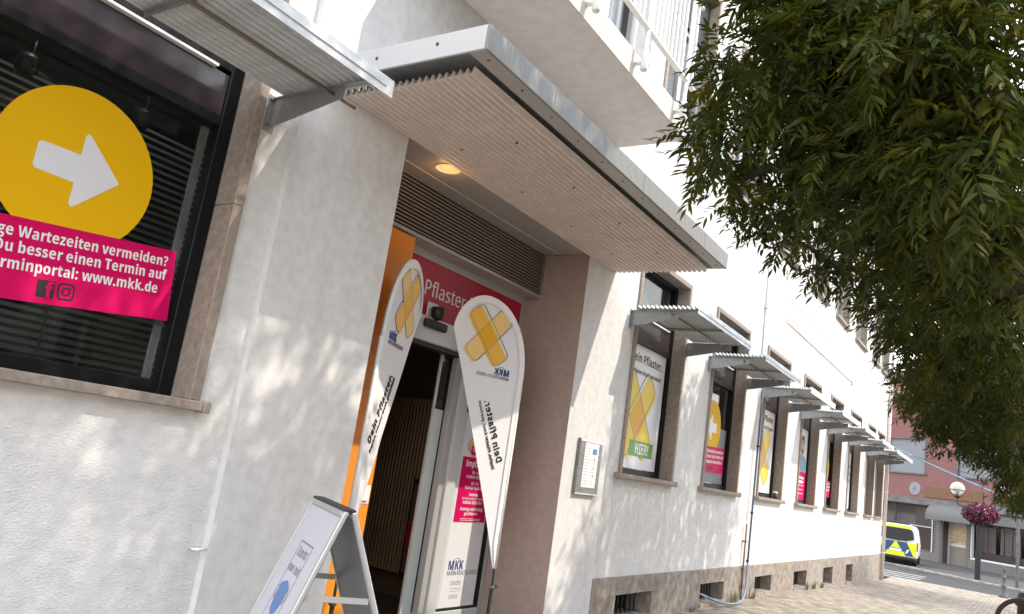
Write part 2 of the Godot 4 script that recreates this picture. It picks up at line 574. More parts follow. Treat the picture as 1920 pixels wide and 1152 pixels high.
func build_ground() -> void:
	var st := begin()
	face(st, [Vector3(-300, -0.6, -300), Vector3(300, -0.6, -300), Vector3(300, -0.6, 300), Vector3(-300, -0.6, 300)], Vector3.UP)
	struct(obj("ground", st, M.asphalt))
	# the pavement: a bedding sheet, then the pavers that can be told apart, the rest joined
	st = begin()
	fall_sheet(st, -30, 33.2, -0.02, 14.0, -0.012)
	face(st, [Vector3(33.2, -0.322, -0.02), Vector3(33.2, -0.322, 14), Vector3(33.2, -0.7, 14), Vector3(33.2, -0.7, -0.02)], Vector3.RIGHT)
	var pav := obj("pavement", st, M.bedding)
	struct(pav, "pavement of pale concrete pavers in front of the white building")
	var kinds := []
	for i in 4:
		var b := begin()
		box(b, Vector3(-0.0985, -0.05, -0.0485), Vector3(0.0985, 0.0, 0.0485), 0.006)
		b.generate_normals()
		var me := b.commit()
		me.surface_set_material(0, M["paver_%d" % i])
		kinds.append(me)
	var places := [[], [], [], []]
	var single := 0
	for row in 140:
		var z := 0.02 + 0.05 + row * 0.1
		if z > 5.6:
			break
		for col in 130:
			var x := 7.6 + col * 0.2 + (0.1 if row % 2 else 0.0)
			if x > 33.1:
				break
			var k := rng.randi_range(0, 3)
			var slope := (ground_y(x + 0.1) - ground_y(x - 0.1)) / 0.2
			var b := Basis(Vector3(0, 0, 1), atan(slope)) * Basis.from_euler(Vector3(rng.randf_range(-0.006, 0.006), rng.randf_range(-0.006, 0.006), rng.randf_range(-0.008, 0.008)))
			var xf := Transform3D(b, Vector3(x, ground_y(x) + rng.randf_range(-0.003, 0.003), z))
			if single < 300 and x > 11.6 and x < 16.2 and z < 1.2 + 0.0 and z > 0.05 and (x - 11.6) * 0.5 + 0.15 > z * 0.9:
				var o := MeshInstance3D.new()
				o.name = "paver"
				o.mesh = kinds[k]
				o.transform = xf
				pav.add_child(o, true)
				single += 1
			else:
				places[k].append(xf)
	for k in 4:
		var mm := MultiMesh.new()
		mm.transform_format = MultiMesh.TRANSFORM_3D
		mm.mesh = kinds[k]
		mm.instance_count = places[k].size()
		for i in places[k].size():
			mm.set_instance_transform(i, places[k][i])
		var mi := MultiMeshInstance3D.new()
		mi.name = "pavers"
		mi.multimesh = mm
		mi.set_meta("kind", "stuff")
		pav.add_child(mi, true)
	# slab sheet for the unseen part of the pavement, level with the pavers
	st = begin()
	fall_sheet(st, -30, 7.49, 0.0, 14.0, 0.0)
	fall_sheet(st, 7.49, 33.2, 5.62, 14.0, 0.0)
	obj("paving_field", st, M.paver_0, pav)
	# kerb at the corner, the cross street, its crossing and the far pavement
	for i in 16:
		st = begin()
		box(st, Vector3(33.2, -0.42, -2.0 + i * 1.0), Vector3(33.36, -0.305, -1.008 + i * 1.0), 0.012)
		struct(obj("kerb", st, M.kerb))
	st = begin()
	var e := Vector3(-0.551, 0, 0.834)
	var far0 := Vector3(43.2, -0.35, -0.9)
	face(st, [Vector3(33.3, -0.35, -60), far0 - e * 70, far0 + e * 20, Vector3(33.3, -0.35, 40)], Vector3.UP)
	var road := obj("road", st, M.asphalt)
	struct(road)
	for x in [33.95, 35.1, 36.3, 37.6]:
		st = begin()
		box(st, Vector3(x - 0.2, -0.349, -7.0), Vector3(x + 0.2, -0.345, 0.72))
		obj("crossing_stripe", st, M.road_paint, road)
	st = begin()
	var n := Vector3(0.834, 0, 0.551)
	face(st, [far0 - e * 70 + Vector3.UP * 0.07, far0 + e * 20 + Vector3.UP * 0.07, far0 + e * 20 + n * 14 + Vector3.UP * 0.07, far0 - e * 70 + n * 14 + Vector3.UP * 0.07], Vector3.UP)
	var farp := obj("far_pavement", st, M.far_paving)
	struct(farp)
	for i in 24:
		st = begin()
		var xf := Transform3D(Basis(e, Vector3.UP, e.cross(Vector3.UP)), far0 + e * (i - 12.0))
		box(st, Vector3(0.004, -0.1, -0.08), Vector3(0.996, 0.078, 0.08), 0.012, xf)
		obj("kerb_stone", st, M.kerb, farp)


const WINDOWS := [[1.10, 2.85], [8.63, 10.36], [11.53, 13.31], [14.49, 16.25], [17.48, 19.24], [20.36, 22.03], [23.14, 24.88], [26.14, 27.62], [28.05, 29.56]]
const CELLARS := [[8.92, 10.05], [11.90, 13.02], [14.80, 15.92], [17.72, 18.92], [20.72, 21.85], [23.66, 24.66]]


func build_main_building() -> void:
	var b := thing("office_building", "long white rendered two-storey building with brown stone window frames and a deep entrance", "building")
	var holes := []
	for w in WINDOWS:
		holes.append([w[0], w[1], 1.74, 4.49])
		if w[0] > 8.0:
			holes.append([w[0], w[1], 6.50, 9.0])
	holes.append([1.10, 2.85, 6.50, 9.0])
	var cellar := []
	for c in CELLARS:
		cellar.append([c[0], c[1], 0.06 + ground_y(c[1]), 0.34])
	var st := begin()
	wall(st, -6.0, 3.1, -0.5, 10.75, 0.0, holes)
	wall(st, 8.2, 30.0, 0.55, 10.75, 0.0, holes)
	wall(st, -6.0, 30.0, 0.55, 10.75, -0.32, holes + [[4.12, 7.19, -0.5, 3.97], [4.45, 8.05, 5.62, 8.3]], Vector3(0, 0, -1))
	face(st, [Vector3(30, -0.6, 0), Vector3(30, 10.75, 0), Vector3(30, 10.75, -12), Vector3(30, -0.6, -12)], Vector3.RIGHT)
	face(st, [Vector3(-6, -0.6, 0), Vector3(-6, 10.75, 0), Vector3(-6, 10.75, -12), Vector3(-6, -0.6, -12)], Vector3.LEFT)
	face(st, [Vector3(-6, -0.6, -12), Vector3(30, -0.6, -12), Vector3(30, 10.75, -12), Vector3(-6, 10.75, -12)], Vector3(0, 0, -1))
	face(st, [Vector3(-6, 10.7, 0), Vector3(30, 10.7, 0), Vector3(30, 10.7, -12), Vector3(-6, 10.7, -12)], Vector3.UP)
	obj("wall", st, M.render, b)
	# the projecting bay round the entrance, smooth plaster
	st = begin()
	wall(st, 3.1, 8.2, -0.3, 10.75, 0.05, [[4.12, 7.19, -0.5, 3.97], [4.45, 8.05, 5.62, 8.3]])
	for x in [3.1, 8.2]:
		face(st, [Vector3(x, -0.3, 0.05), Vector3(x, 10.75, 0.05), Vector3(x, 10.75, -0.02), Vector3(x, -0.3, -0.02)], Vector3(-1 if x < 5 else 1, 0, 0))
	for x in [4.45, 8.05]:
		face(st, [Vector3(x, 5.62, 0.05), Vector3(x, 8.3, 0.05), Vector3(x, 8.3, -0.32), Vector3(x, 5.62, -0.32)], Vector3(1 if x < 5 else -1, 0, 0))
	var bay := obj("entrance_bay", st, M.render_smooth, b)
	st = begin()
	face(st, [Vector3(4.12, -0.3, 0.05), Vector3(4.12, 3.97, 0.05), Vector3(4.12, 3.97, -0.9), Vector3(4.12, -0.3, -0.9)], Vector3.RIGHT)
	obj("reveal", st, M.reveal_shade_tint, bay)
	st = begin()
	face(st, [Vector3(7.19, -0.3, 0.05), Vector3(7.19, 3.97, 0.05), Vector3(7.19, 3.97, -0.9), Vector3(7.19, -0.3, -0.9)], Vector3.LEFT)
	obj("reveal", st, M.reveal_shade_tint, bay)
	# plinth: slabs of stone, one by one, with the cellar openings
	st = begin()
	wall(st, 8.2, 30.0, -0.6, 0.55, 0.0, cellar)
	var pl := obj("plinth", st, M.tile_joint, b)
	var xs := [8.205]
	for c in CELLARS:
		xs.append(c[0] - 0.16)
		xs.append(c[1] + 0.2)
	xs.append_array([26.0, 27.4, 28.7, 29.98])
	for i in xs.size() - 1:
		var cut := []
		for c in cellar:
			if c[0] > xs[i] and c[1] < xs[i + 1]:
				cut.append(c)
		var s := begin()
		var x0: float = xs[i] + 0.002
		var x1: float = xs[i + 1] - 0.002
		if cut.is_empty():
			box(s, Vector3(x0, -0.6, 0.003), Vector3(x1, 0.55, 0.026), 0.003)
			obj("plinth_slab", s, M["plinth_%d" % (i % 3)], pl)
		else:
			var c: Array = cut[0]
			box(s, Vector3(x0, c[3] + 0.001, 0.003), Vector3(x1, 0.55, 0.026), 0.003)
			obj("plinth_slab", s, M["plinth_%d" % (i % 3)], pl)
			s = begin()
			box(s, Vector3(x0, -0.6, 0.003), Vector3(c[0], c[3] - 0.001, 0.026), 0.003)
			obj("plinth_slab", s, M["plinth_%d" % ((i + 1) % 3)], pl)
			s = begin()
			box(s, Vector3(c[1], -0.6, 0.003), Vector3(x1, c[3] - 0.001, 0.026), 0.003)
			obj("plinth_slab", s, M["plinth_%d" % ((i + 2) % 3)], pl)
			s = begin()
			box(s, Vector3(c[0] + 0.001, -0.6, 0.003), Vector3(c[1] - 0.001, c[2], 0.05), 0.004)
			obj("plinth_slab", s, M["plinth_%d" % (i % 3)], pl)
	for c in cellar:
		var s := begin()
		# the lined pit behind, dark, and its bars
		box(s, Vector3(c[0] - 0.03, c[2] - 0.03, -0.5), Vector3(c[0], c[3] + 0.03, 0.0))
		box(s, Vector3(c[1], c[2] - 0.03, -0.5), Vector3(c[1] + 0.03, c[3] + 0.03, 0.0))
		box(s, Vector3(c[0] + 0.001, c[3], -0.5), Vector3(c[1] - 0.001, c[3] + 0.03, 0.0))
		box(s, Vector3(c[0] + 0.001, c[2] - 0.03, -0.5), Vector3(c[1] - 0.001, c[2], 0.0))
		var win := obj("cellar_window", s, M.plinth_1, b)
		one_box("cellar_pane", Vector3(c[0], c[2], -0.34), Vector3(c[1], c[3], -0.32), M.frame_black, win)
		var k := 0
		while c[0] + 0.1 + k * 0.13 < c[1] - 0.05:
			var bar := begin(true)
			tube(bar, [Vector3(c[0] + 0.1 + k * 0.13, c[2], -0.16), Vector3(c[0] + 0.1 + k * 0.13, c[3], -0.16)], 0.012, 6)
			obj("window_bar", bar, M.dark_steel, win)
			k += 1
	for i in WINDOWS.size():
		lower_window(b, WINDOWS[i][0], WINDOWS[i][1], i)
	for i in WINDOWS.size():
		upper_window(b, WINDOWS[i][0], WINDOWS[i][1], i)
	# rooms behind the panes: dark boxes
	room(b, -2.0, 4.05, 0.9, 4.6, -0.33, -4.6, M.interior_dark)
	room(b, 8.0, 29.9, 0.9, 4.6, -0.33, -4.6, M.interior_dark)
	room(b, -5.5, 29.9, 5.4, 9.4, -0.33, -5.0, M.interior_dark)
	room(b, 4.12, 7.45, -0.02, 3.4, -0.76, -4.6, M.interior_brown)
	# eave, gutter and roof
	one_box("eave", Vector3(-6.3, 10.66, -0.1), Vector3(30.3, 10.75, 0.62), M.eave, b)
	for k in 17:
		one_box("eave_joint", Vector3(-5.0 + k * 2.1, 10.652, 0.0), Vector3(-4.985 + k * 2.1, 10.66, 0.6), M.concrete, b)
	st = begin(true)
	tube(st, [Vector3(-6.3, 10.74, 0.7), Vector3(30.4, 10.74, 0.7)], 0.08, 10)
	obj("gutter", st, M.galvanised, b)
	st = begin()
	face(st, [Vector3(-6.4, 10.8, 0.72), Vector3(30.4, 10.8, 0.72), Vector3(30.4, 14.6, -6), Vector3(-6.4, 14.6, -6)], Vector3(0, 1, 1))
	face(st, [Vector3(-6.4, 10.8, -12.7), Vector3(30.4, 10.8, -12.7), Vector3(30.4, 14.6, -6), Vector3(-6.4, 14.6, -6)], Vector3(0, 1, -1))
	for x in [-6.0, 30.0]:
		face(st, [Vector3(x, 10.7, 0), Vector3(x, 14.3, -6), Vector3(x, 10.7, -12)], Vector3(signf(x), 0, 0))
	obj("roof", st, M.roof_tile, b)
	build_balcony(b)
	build_entrance(b)


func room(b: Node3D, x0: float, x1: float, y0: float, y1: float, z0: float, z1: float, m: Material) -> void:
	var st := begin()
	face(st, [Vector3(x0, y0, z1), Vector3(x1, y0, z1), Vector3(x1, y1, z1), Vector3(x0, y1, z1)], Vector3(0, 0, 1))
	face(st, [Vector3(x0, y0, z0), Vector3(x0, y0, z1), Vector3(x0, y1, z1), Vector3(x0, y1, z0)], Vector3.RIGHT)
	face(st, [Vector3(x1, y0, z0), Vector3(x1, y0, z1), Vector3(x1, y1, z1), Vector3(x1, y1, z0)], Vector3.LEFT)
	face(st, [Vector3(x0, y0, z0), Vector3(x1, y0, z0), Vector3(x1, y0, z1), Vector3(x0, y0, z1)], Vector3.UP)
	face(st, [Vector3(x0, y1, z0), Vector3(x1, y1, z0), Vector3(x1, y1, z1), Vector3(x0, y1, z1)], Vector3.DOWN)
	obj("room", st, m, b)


func stone_frame(win: Node, x0: float, x1: float, y0: float, y1: float, w: float) -> void:
	# jambs in two stones each, a lintel, a projecting sill
	var mid := y0 + (y1 - y0) * 0.43
	for x in [x0, x1 - w]:
		one_box("jamb_stone", Vector3(x, y0, -0.3), Vector3(x + w, mid - 0.001, 0.03), M.travertine, win, 0.005)
		one_box("jamb_stone", Vector3(x, mid + 0.001, -0.3), Vector3(x + w, y1, 0.03), M.travertine, win, 0.005)
	one_box("lintel_stone", Vector3(x0 + w + 0.001, y1 - w, -0.3), Vector3(x1 - w - 0.001, y1, 0.03), M.travertine, win, 0.005)


func lower_window(b: Node3D, x0: float, x1: float, i: int) -> void:
	var win := Node3D.new()
	win.name = "window"
	b.add_child(win, true)
	stone_frame(win, x0, x1, 1.745, 4.49, 0.07)
	one_box("sill", Vector3(x0 - 0.05, 1.685, -0.3), Vector3(x1 - 0.012, 1.743, 0.085), M.travertine, win, 0.007)
	one_box("sill_end", Vector3(x1 - 0.011, 1.68, -0.05), Vector3(x1 + 0.04, 1.748, 0.088), M.travertine, win, 0.006)
	one_box("sill_end", Vector3(x0 - 0.1, 1.68, -0.05), Vector3(x0 - 0.051, 1.748, 0.088), M.travertine, win, 0.006)
	var a := x0 + 0.072
	var e := x1 - 0.072
	# black frame with bottom rail, the head panel, the beam and the transom light above
	for x in [a, e - 0.09]:
		one_box("frame_post", Vector3(x, 1.745, -0.24), Vector3(x + 0.09, 4.418, -0.15), M.frame_black, win, 0.006)
	one_box("frame_rail", Vector3(a + 0.091, 1.745, -0.235), Vector3(e - 0.091, 1.82, -0.152), M.frame_black, win, 0.005)
	one_box("frame_rail", Vector3(a + 0.091, 3.40, -0.235), Vector3(e - 0.091, 3.47, -0.152), M.frame_black, win, 0.005)
	one_box("head_panel", Vector3(a + 0.091, 3.472, -0.22), Vector3(e - 0.091, 3.74, -0.165), M.head_panel, win, 0.003)
	one_box("head_trim", Vector3(a + 0.091, 3.742, -0.22), Vector3(e - 0.2, 3.76, -0.13), M.white_metal, win, 0.002)
	one_box("frame_rail", Vector3(a + 0.091, 3.762, -0.235), Vector3(e - 0.091, 3.85, -0.152), M.frame_black, win, 0.005)
	one_box("frame_rail", Vector3(a + 0.091, 4.36, -0.235), Vector3(e - 0.091, 4.418, -0.152), M.frame_black, win, 0.005)
	one_box("inner_strip", Vector3(e - 0.145, 1.83, -0.262), Vector3(e - 0.092, 3.395, -0.245), M.concrete, win, 0.002)
	one_box("pane", Vector3(a + 0.085, 1.815, -0.194), Vector3(e - 0.085, 3.405, -0.188), M.glass, win)
	one_box("pane", Vector3(a + 0.085, 3.845, -0.194), Vector3(e - 0.085, 4.365, -0.188), M.glass, win)
	if i % 3 == 1:
		var st := begin()
		box(st, Vector3(a + 0.2, 0.0, -0.02), Vector3(e - 0.5, 0.42, 0.02), 0.004, Transform3D(Basis(Vector3.RIGHT, -0.25), Vector3(0, 3.88, -0.32)))
		obj("tilted_sash", st, M.concrete, win)


func upper_window(b: Node3D, x0: float, x1: float, i: int) -> void:
	var win := Node3D.new()
	win.name = "upper_window"
	b.add_child(win, true)
	stone_frame(win, x0, x1, 6.505, 9.0, 0.07)
	one_box("sill", Vector3(x0 - 0.05, 6.43, -0.3), Vector3(x1 + 0.05, 6.503, 0.085), M.travertine, win, 0.007)
	var a := x0 + 0.072
	var e := x1 - 0.072
	var top := 8.93
	if i == 1:
		top = 8.1
	for x in [a, (a + e) / 2 - 0.06, e - 0.08]:
		one_box("frame_post", Vector3(x, 6.505, -0.24), Vector3(x + (0.12 if x > a and x < e - 0.1 else 0.08), top, -0.15), M.grey_metal, win, 0.006)
	for y in [6.505, top - 0.08]:
		one_box("frame_rail", Vector3(a + 0.081, y, -0.235), Vector3((a + e) / 2 - 0.061, y + 0.08, -0.152), M.grey_metal, win, 0.005)
		one_box("frame_rail", Vector3((a + e) / 2 + 0.061, y, -0.235), Vector3(e - 0.081, y + 0.08, -0.152), M.grey_metal, win, 0.005)
	one_box("pane", Vector3(a + 0.075, 6.58, -0.194), Vector3((a + e) / 2 - 0.055, top - 0.075, -0.188), M.glass, win)
	one_box("pane", Vector3((a + e) / 2 + 0.055, 6.58, -0.194), Vector3(e - 0.075, top - 0.075, -0.188), M.glass, win)
	if i == 1:
		for k in 17:
			var st := begin()
			box(st, Vector3(a + 0.01, 8.10 + k * 0.05, -0.13), Vector3(e - 0.01, 8.145 + k * 0.05, -0.115), 0.005)
			obj("shutter_slat", st, M.dark_steel, win)


func build_balcony(b: Node3D) -> void:
	var bal := Node3D.new()
	bal.name = "balcony"
	b.add_child(bal, true)
	one_box("balcony_slab", Vector3(3.84, 5.335, 0.051), Vector3(7.48, 5.60, 0.885), M.balcony_plaster, bal, 0.008)
	var st := begin()
	# lower and upper rails, posts on brackets, balusters
	for y in [5.80, 6.78]:
		one_box("rail", Vector3(3.95, y, 0.955), Vector3(7.30, y + 0.022, 1.01), M.white_metal, bal, 0.003)
	for x in [4.05, 5.04, 6.04, 7.06]:
		st = begin(true)
		tube(st, [Vector3(x, 5.47, 0.885), Vector3(x, 5.47, 0.985)], 0.022, 8)
		obj("bracket", st, M.white_metal, bal)
		st = begin(true)
		lathe(st, [Vector2(0, 5.385), Vector2(0.03, 5.385), Vector2(0.036, 5.40), Vector2(0.036, 5.56), Vector2(0.03, 5.575), Vector2(0.022, 5.58), Vector2(0.022, 6.9), Vector2(0, 6.9)], 12, at(x, 0, 0.985))
		obj("post", st, M.white_metal, bal)
	var x := 4.0
	var k := 0
	while x < 7.28:
		st = begin()
		box(st, Vector3(x - 0.011, 5.823, 0.966), Vector3(x + 0.011, 6.779, 0.998), 0.003)
		if k % 10 != 0 or k == 0:
			obj("baluster", st, M.white_metal, bal)
		k += 1
		x += 0.1
	# glazed balcony door, three leaves
	for j in 4:
		var x0 := 4.45 + j * 0.9
		var d := Node3D.new()
		d.name = "balcony_door"
		b.add_child(d, true)
		for xx in [x0, x0 + 0.81]:
			one_box("door_stile", Vector3(xx, 5.62, -0.22), Vector3(xx + 0.088, 8.3, -0.15), M.white_metal, d, 0.005)
		for y in [5.62, 6.45, 8.2]:
			one_box("door_rail", Vector3(x0 + 0.089, y, -0.215), Vector3(x0 + 0.809, y + 0.09, -0.153), M.white_metal, d, 0.004)
		one_box("pane", Vector3(x0 + 0.08, 5.7, -0.19), Vector3(x0 + 0.82, 8.2, -0.184), M.glass, d)
		for q in 7:
			one_box("curtain_fold", Vector3(x0 + 0.1 + q * 0.1, 5.66, -0.36), Vector3(x0 + 0.17 + q * 0.1, 8.2, -0.33 + 0.02 * (q % 2)), M.shutter if q % 2 else M.balcony_glass, d, 0.01)


func build_entrance(b: Node3D) -> void:
	# ceiling of the recess with its round lamp
	var st := begin()
	box(st, Vector3(4.121, 3.975, -0.9), Vector3(7.189, 4.06, 0.049))
	obj("recess_ceiling", st, M.grey_metal, b)
	# orange column at the left of the door
	var col := one_box("orange_column", Vector3(4.60, -0.05, -1.3), Vector3(5.01, 3.46, -0.5), M.orange, b, 0.004)
	one_box("switch_plate", Vector3(4.865, 1.165, -0.4995), Vector3(4.995, 1.315, -0.493), M.paper, col, 0.003)
	one_box("rocker_switch", Vector3(4.89, 1.19, -0.4925), Vector3(4.97, 1.29, -0.478), M.white_print, col, 0.004)
	one_box("notice_sticker", Vector3(4.92, 1.70, -0.4995), Vector3(4.99, 1.80, -0.498), M.paper, col)
	one_box("recess_back", Vector3(4.121, -0.3, -0.9), Vector3(4.599, 3.46, -0.72), M.render_smooth, b)
	# shutter housing: slats over a dark back, grey plate below
	var hou := one_box("shutter_housing", Vector3(4.121, 3.52, -0.72), Vector3(7.189, 3.974, -0.53), M.black, b)
	for k in 14:
		st = begin()
		var xf := Transform3D(Basis(Vector3.RIGHT, 0.15), Vector3(0, 3.528 + k * 0.0335, -0.505))
		box(st, Vector3(4.125, -0.002, -0.014), Vector3(7.185, 0.011, 0.014), 0.003, xf)
		obj("louver_slat", st, M.louver, hou)
	one_box("housing_plate", Vector3(4.121, 3.475, -0.74), Vector3(7.189, 3.505, -0.482), M.grey_metal, b, 0.004)
	# door set: posts, header, sign board, leaves
	var d := Node3D.new()
	d.name = "sliding_door"
	b.add_child(d, true)
	one_box("top_plate", Vector3(5.011, 3.40, -0.76), Vector3(7.189, 3.474, -0.685), M.grey_metal, d, 0.003)
	one_box("side_post", Vector3(7.125, -0.05, -0.76), Vector3(7.189, 3.399, -0.685), M.grey_metal, d, 0.003)
	one_box("door_header", Vector3(5.011, 2.64, -0.76), Vector3(7.124, 2.872, -0.62), M.light_grey_metal, d, 0.008)
	one_box("header_track", Vector3(5.011, 2.60, -0.80), Vector3(6.235, 2.638, -0.66), M.dark_steel, d, 0.004)
	one_box("post", Vector3(6.155, -0.05, -0.77), Vector3(6.245, 2.638, -0.70), M.grey_metal, d, 0.005)
	one_box("post", Vector3(6.247, -0.05, -0.74), Vector3(6.395, 2.638, -0.67), M.light_grey_metal, d, 0.005)
	one_box("bottom_rail", Vector3(6.396, -0.02, -0.74), Vector3(7.124, 0.175, -0.685), M.light_grey_metal, d, 0.005)
	one_box("seal", Vector3(6.396, 0.177, -0.73), Vector3(7.124, 0.195, -0.69), M.black, d)
	one_box("seal", Vector3(7.105, 0.196, -0.73), Vector3(7.124, 2.638, -0.69), M.black, d)
	one_box("fixed_pane", Vector3(6.396, 0.196, -0.716), Vector3(7.104, 2.638, -0.71), M.glass, d)
	one_box("frosted_film", Vector3(6.47, 0.2, -0.7085), Vector3(7.06, 2.1, -0.707), M.poster_white, d)
	one_box("frosted_strip", Vector3(6.398, 0.2, -0.7085), Vector3(6.468, 2.1, -0.707), M.frosted, d)
	var leaf := one_box("door_leaf", Vector3(5.99, 0.01, -0.80), Vector3(6.012, 2.6, -0.772), M.light_grey_metal, d, 0.003)
	one_box("leaf_pane", Vector3(6.013, 0.17, -0.79), Vector3(6.85, 2.6, -0.784), M.glass, leaf)
	one_box("leaf_film", Vector3(6.013, 0.17, -0.7835), Vector3(6.154, 2.07, -0.782), M.frosted, leaf)
	one_box("leaf_rail", Vector3(6.013, 0.01, -0.798), Vector3(6.85, 0.168, -0.774), M.light_grey_metal, leaf, 0.003)


func corrugated(st: SurfaceTool, x0: float, x1: float, profile: Array, thick: float) -> void:
	# profile: points (z, y) across the sheet; the folds run along x
	for i in profile.size() - 1:
		var p: Vector2 = profile[i]
		var q: Vector2 = profile[i + 1]
		var lo := [Vector3(x0, p.y, p.x), Vector3(x1, p.y, p.x), Vector3(x1, q.y, q.x), Vector3(x0, q.y, q.x)]
		var hi := lo.map(func(v): return v + Vector3(0, thick, 0))
		face(st, lo, Vector3.DOWN)
		face(st, hi, Vector3.UP)
		for s in [0, 1]:
			var a: int = 0 if s == 0 else 1
			var c: int = 3 if s == 0 else 2
			face(st, [lo[a], lo[c], hi[c], hi[a]], Vector3(-1 if s == 0 else 1, 0, 0))


func build_canopy() -> void:
	var t := thing("entrance_canopy", "flat metal canopy with a corrugated underside over the entrance", "canopy")
	# side fascia, and the front fascia in panels
	one_box("side_fascia", Vector3(3.28, 3.995, 0.053), Vector3(3.30, 4.155, 1.318), M.side_metal, t, 0.003)
	one_box("side_fascia", Vector3(7.84, 3.995, 0.053), Vector3(7.86, 4.155, 1.318), M.white_metal, t, 0.003)
	var xs := [3.28, 4.09, 5.60, 7.12, 7.86]
	for i in 4:
		one_box("fascia_panel", Vector3(xs[i] + 0.002, 3.99, 1.32), Vector3(xs[i + 1] - 0.002, 4.155, 1.338), M.fascia_metal, t, 0.003)
	one_box("bottom_lip", Vector3(3.301, 3.992, 1.20), Vector3(7.839, 4.0, 1.318), M.grey_metal, t, 0.001)
	one_box("roof_sheet", Vector3(3.301, 4.14, 0.053), Vector3(7.839, 4.15, 1.318), M.galvanised, t)
	one_box("inner_deck", Vector3(3.302, 4.06, 0.053), Vector3(7.838, 4.075, 1.2), M.galvanised, t)
	var prof := []
	for k in 20:
		var z := 0.052 + 0.055 * k
		prof.append(Vector2(z, 3.984))
		prof.append(Vector2(z + 0.012, 3.944))
		prof.append(Vector2(z + 0.034, 3.944))
		prof.append(Vector2(z + 0.046, 3.984))
	prof.append(Vector2(1.152, 3.984))
	var st := begin()
	corrugated(st, 3.43, 7.80, prof, 0.002)
	obj("corrugated_soffit", st, M.canopy_sheet, t)
	for x in [4.4, 5.3, 6.2, 7.1]:
		for z in [0.35, 0.85]:
			st = begin(true)
			lathe(st, [Vector2(0, 3.939), Vector2(0.011, 3.941), Vector2(0.012, 3.96)], 8, at(x, 0, z + 0.0))
			obj("screw", st, M.screw, t)
	for k in 12:
		st = begin(true)
		lathe(st, [Vector2(0, 3.986), Vector2(0.008, 3.988), Vector2(0.008, 3.992)], 8, at(3.4 + k * 0.39, 0, 1.27))
		obj("screw", st, M.screw, t)
	for x in [Vector2(0.95, 4.09), Vector2(0.45, 4.08)]:
		st = begin(true)
		lathe(st, [Vector2(0, 0.0), Vector2(0.012, 0.0), Vector2(0.012, 0.006)], 8, Transform3D(Basis(Vector3(0, 0, 1), -PI / 2), Vector3(3.276, x.y, x.x)))
		obj("screw", st, M.screw, t)


const AWNING_LABELS := ["grey corrugated metal awning at the top left, nearest to the viewer", "grey corrugated metal awning right of the entrance, over the window with the green label", "second awning right of the entrance, over the window with the yellow arrow sign", "third awning right of the entrance, between the blue pipe and the portrait poster", "fourth awning right of the entrance, over the portrait poster", "fifth awning right of the entrance, just past the portrait poster", "sixth awning right of the entrance, third from the building's far corner", "seventh awning right of the entrance, next to last before the far corner", "last and smallest looking awning at the building's far corner"]


func build_awnings() -> void:
	for i in WINDOWS.size():
		var x0: float = WINDOWS[i][0] - 0.2
		var x1: float = WINDOWS[i][1] + 0.16
		var t := thing("awning", AWNING_LABELS[i], "awning", "corrugated metal awnings over the ground floor windows", Vector3(x0, 3.68, 0))
		var w := x1 - x0
		var prof := []
		for k in 14:
			var z := 0.1 + k * 0.055
			prof.append(Vector2(z, 0.0))
			prof.append(Vector2(z + 0.002, 0.05))
			prof.append(Vector2(z + 0.012, 0.05))
			prof.append(Vector2(z + 0.014, 0.024))
		prof.append(Vector2(0.1 + 14 * 0.055, 0.0))
		var st := begin()
		corrugated(st, 0.0, w, prof, 0.0025)
		obj("corrugated_sheet", st, M.awning_metal, t)
		var fas := begin()
		box(fas, Vector3(-0.01, -0.045, 0.858), Vector3(w + 0.06, 0.062, 0.864), 0.001, Transform3D(Basis(Vector3.RIGHT, -0.12), Vector3(0, -0.10, 0.01)) if false else Transform3D.IDENTITY)
		obj("front_fascia", fas, M.awning_metal, t)
		# tapered brackets at both ends on wall plates, a T-bar in the middle, the rod below
		for x in [0.07, w - 0.09]:
			st = begin()
			var xf := Transform3D(Basis(Vector3(0, 0, 1), Vector3(0, 1, 0), Vector3(-1, 0, 0)), Vector3(x, 0, 0))
			prism(st, PackedVector2Array([Vector2(0.01, -0.01), Vector2(0.62, -0.01), Vector2(0.62, -0.075), Vector2(0.585, -0.09), Vector2(0.01, -0.2)]), -0.004, 0.004, xf)
			box(st, Vector3(x - 0.022, -0.0095, 0.01), Vector3(x + 0.022, -0.003, 0.84))
			obj("bracket", st, M.galvanised, t)
			one_box("wall_plate", Vector3(x - 0.045, -0.23, 0.001), Vector3(x + 0.03, 0.01, 0.0095), M.galvanised, t, 0.002)
			for y in [-0.02, -0.19]:
				st = begin(true)
				lathe(st, [Vector2(0.013, 0.0), Vector2(0.013, 0.012), Vector2(0, 0.016)], 6, Transform3D(Basis(Vector3.RIGHT, PI / 2), Vector3(x - 0.026, y, 0.0095)))
				obj("bolt", st, M.steel, t)
		st = begin()
		box(st, Vector3(w * 0.5 - 0.003, -0.03, 0.1), Vector3(w * 0.5 + 0.003, -0.004, 0.85))
		box(st, Vector3(w * 0.5 - 0.02, -0.0035, 0.1), Vector3(w * 0.5 + 0.02, -0.001, 0.85))
		obj("cross_bar", st, M.galvanised, t)
		st = begin(true)
		tube(st, [Vector3(-0.02, -0.05, 0.54), Vector3(w + 0.09, -0.05, 0.54)], 0.011, 8)
		obj("rod", st, M.rusty_rod, t)


# ---------------------------------------------------------------- things at the entrance

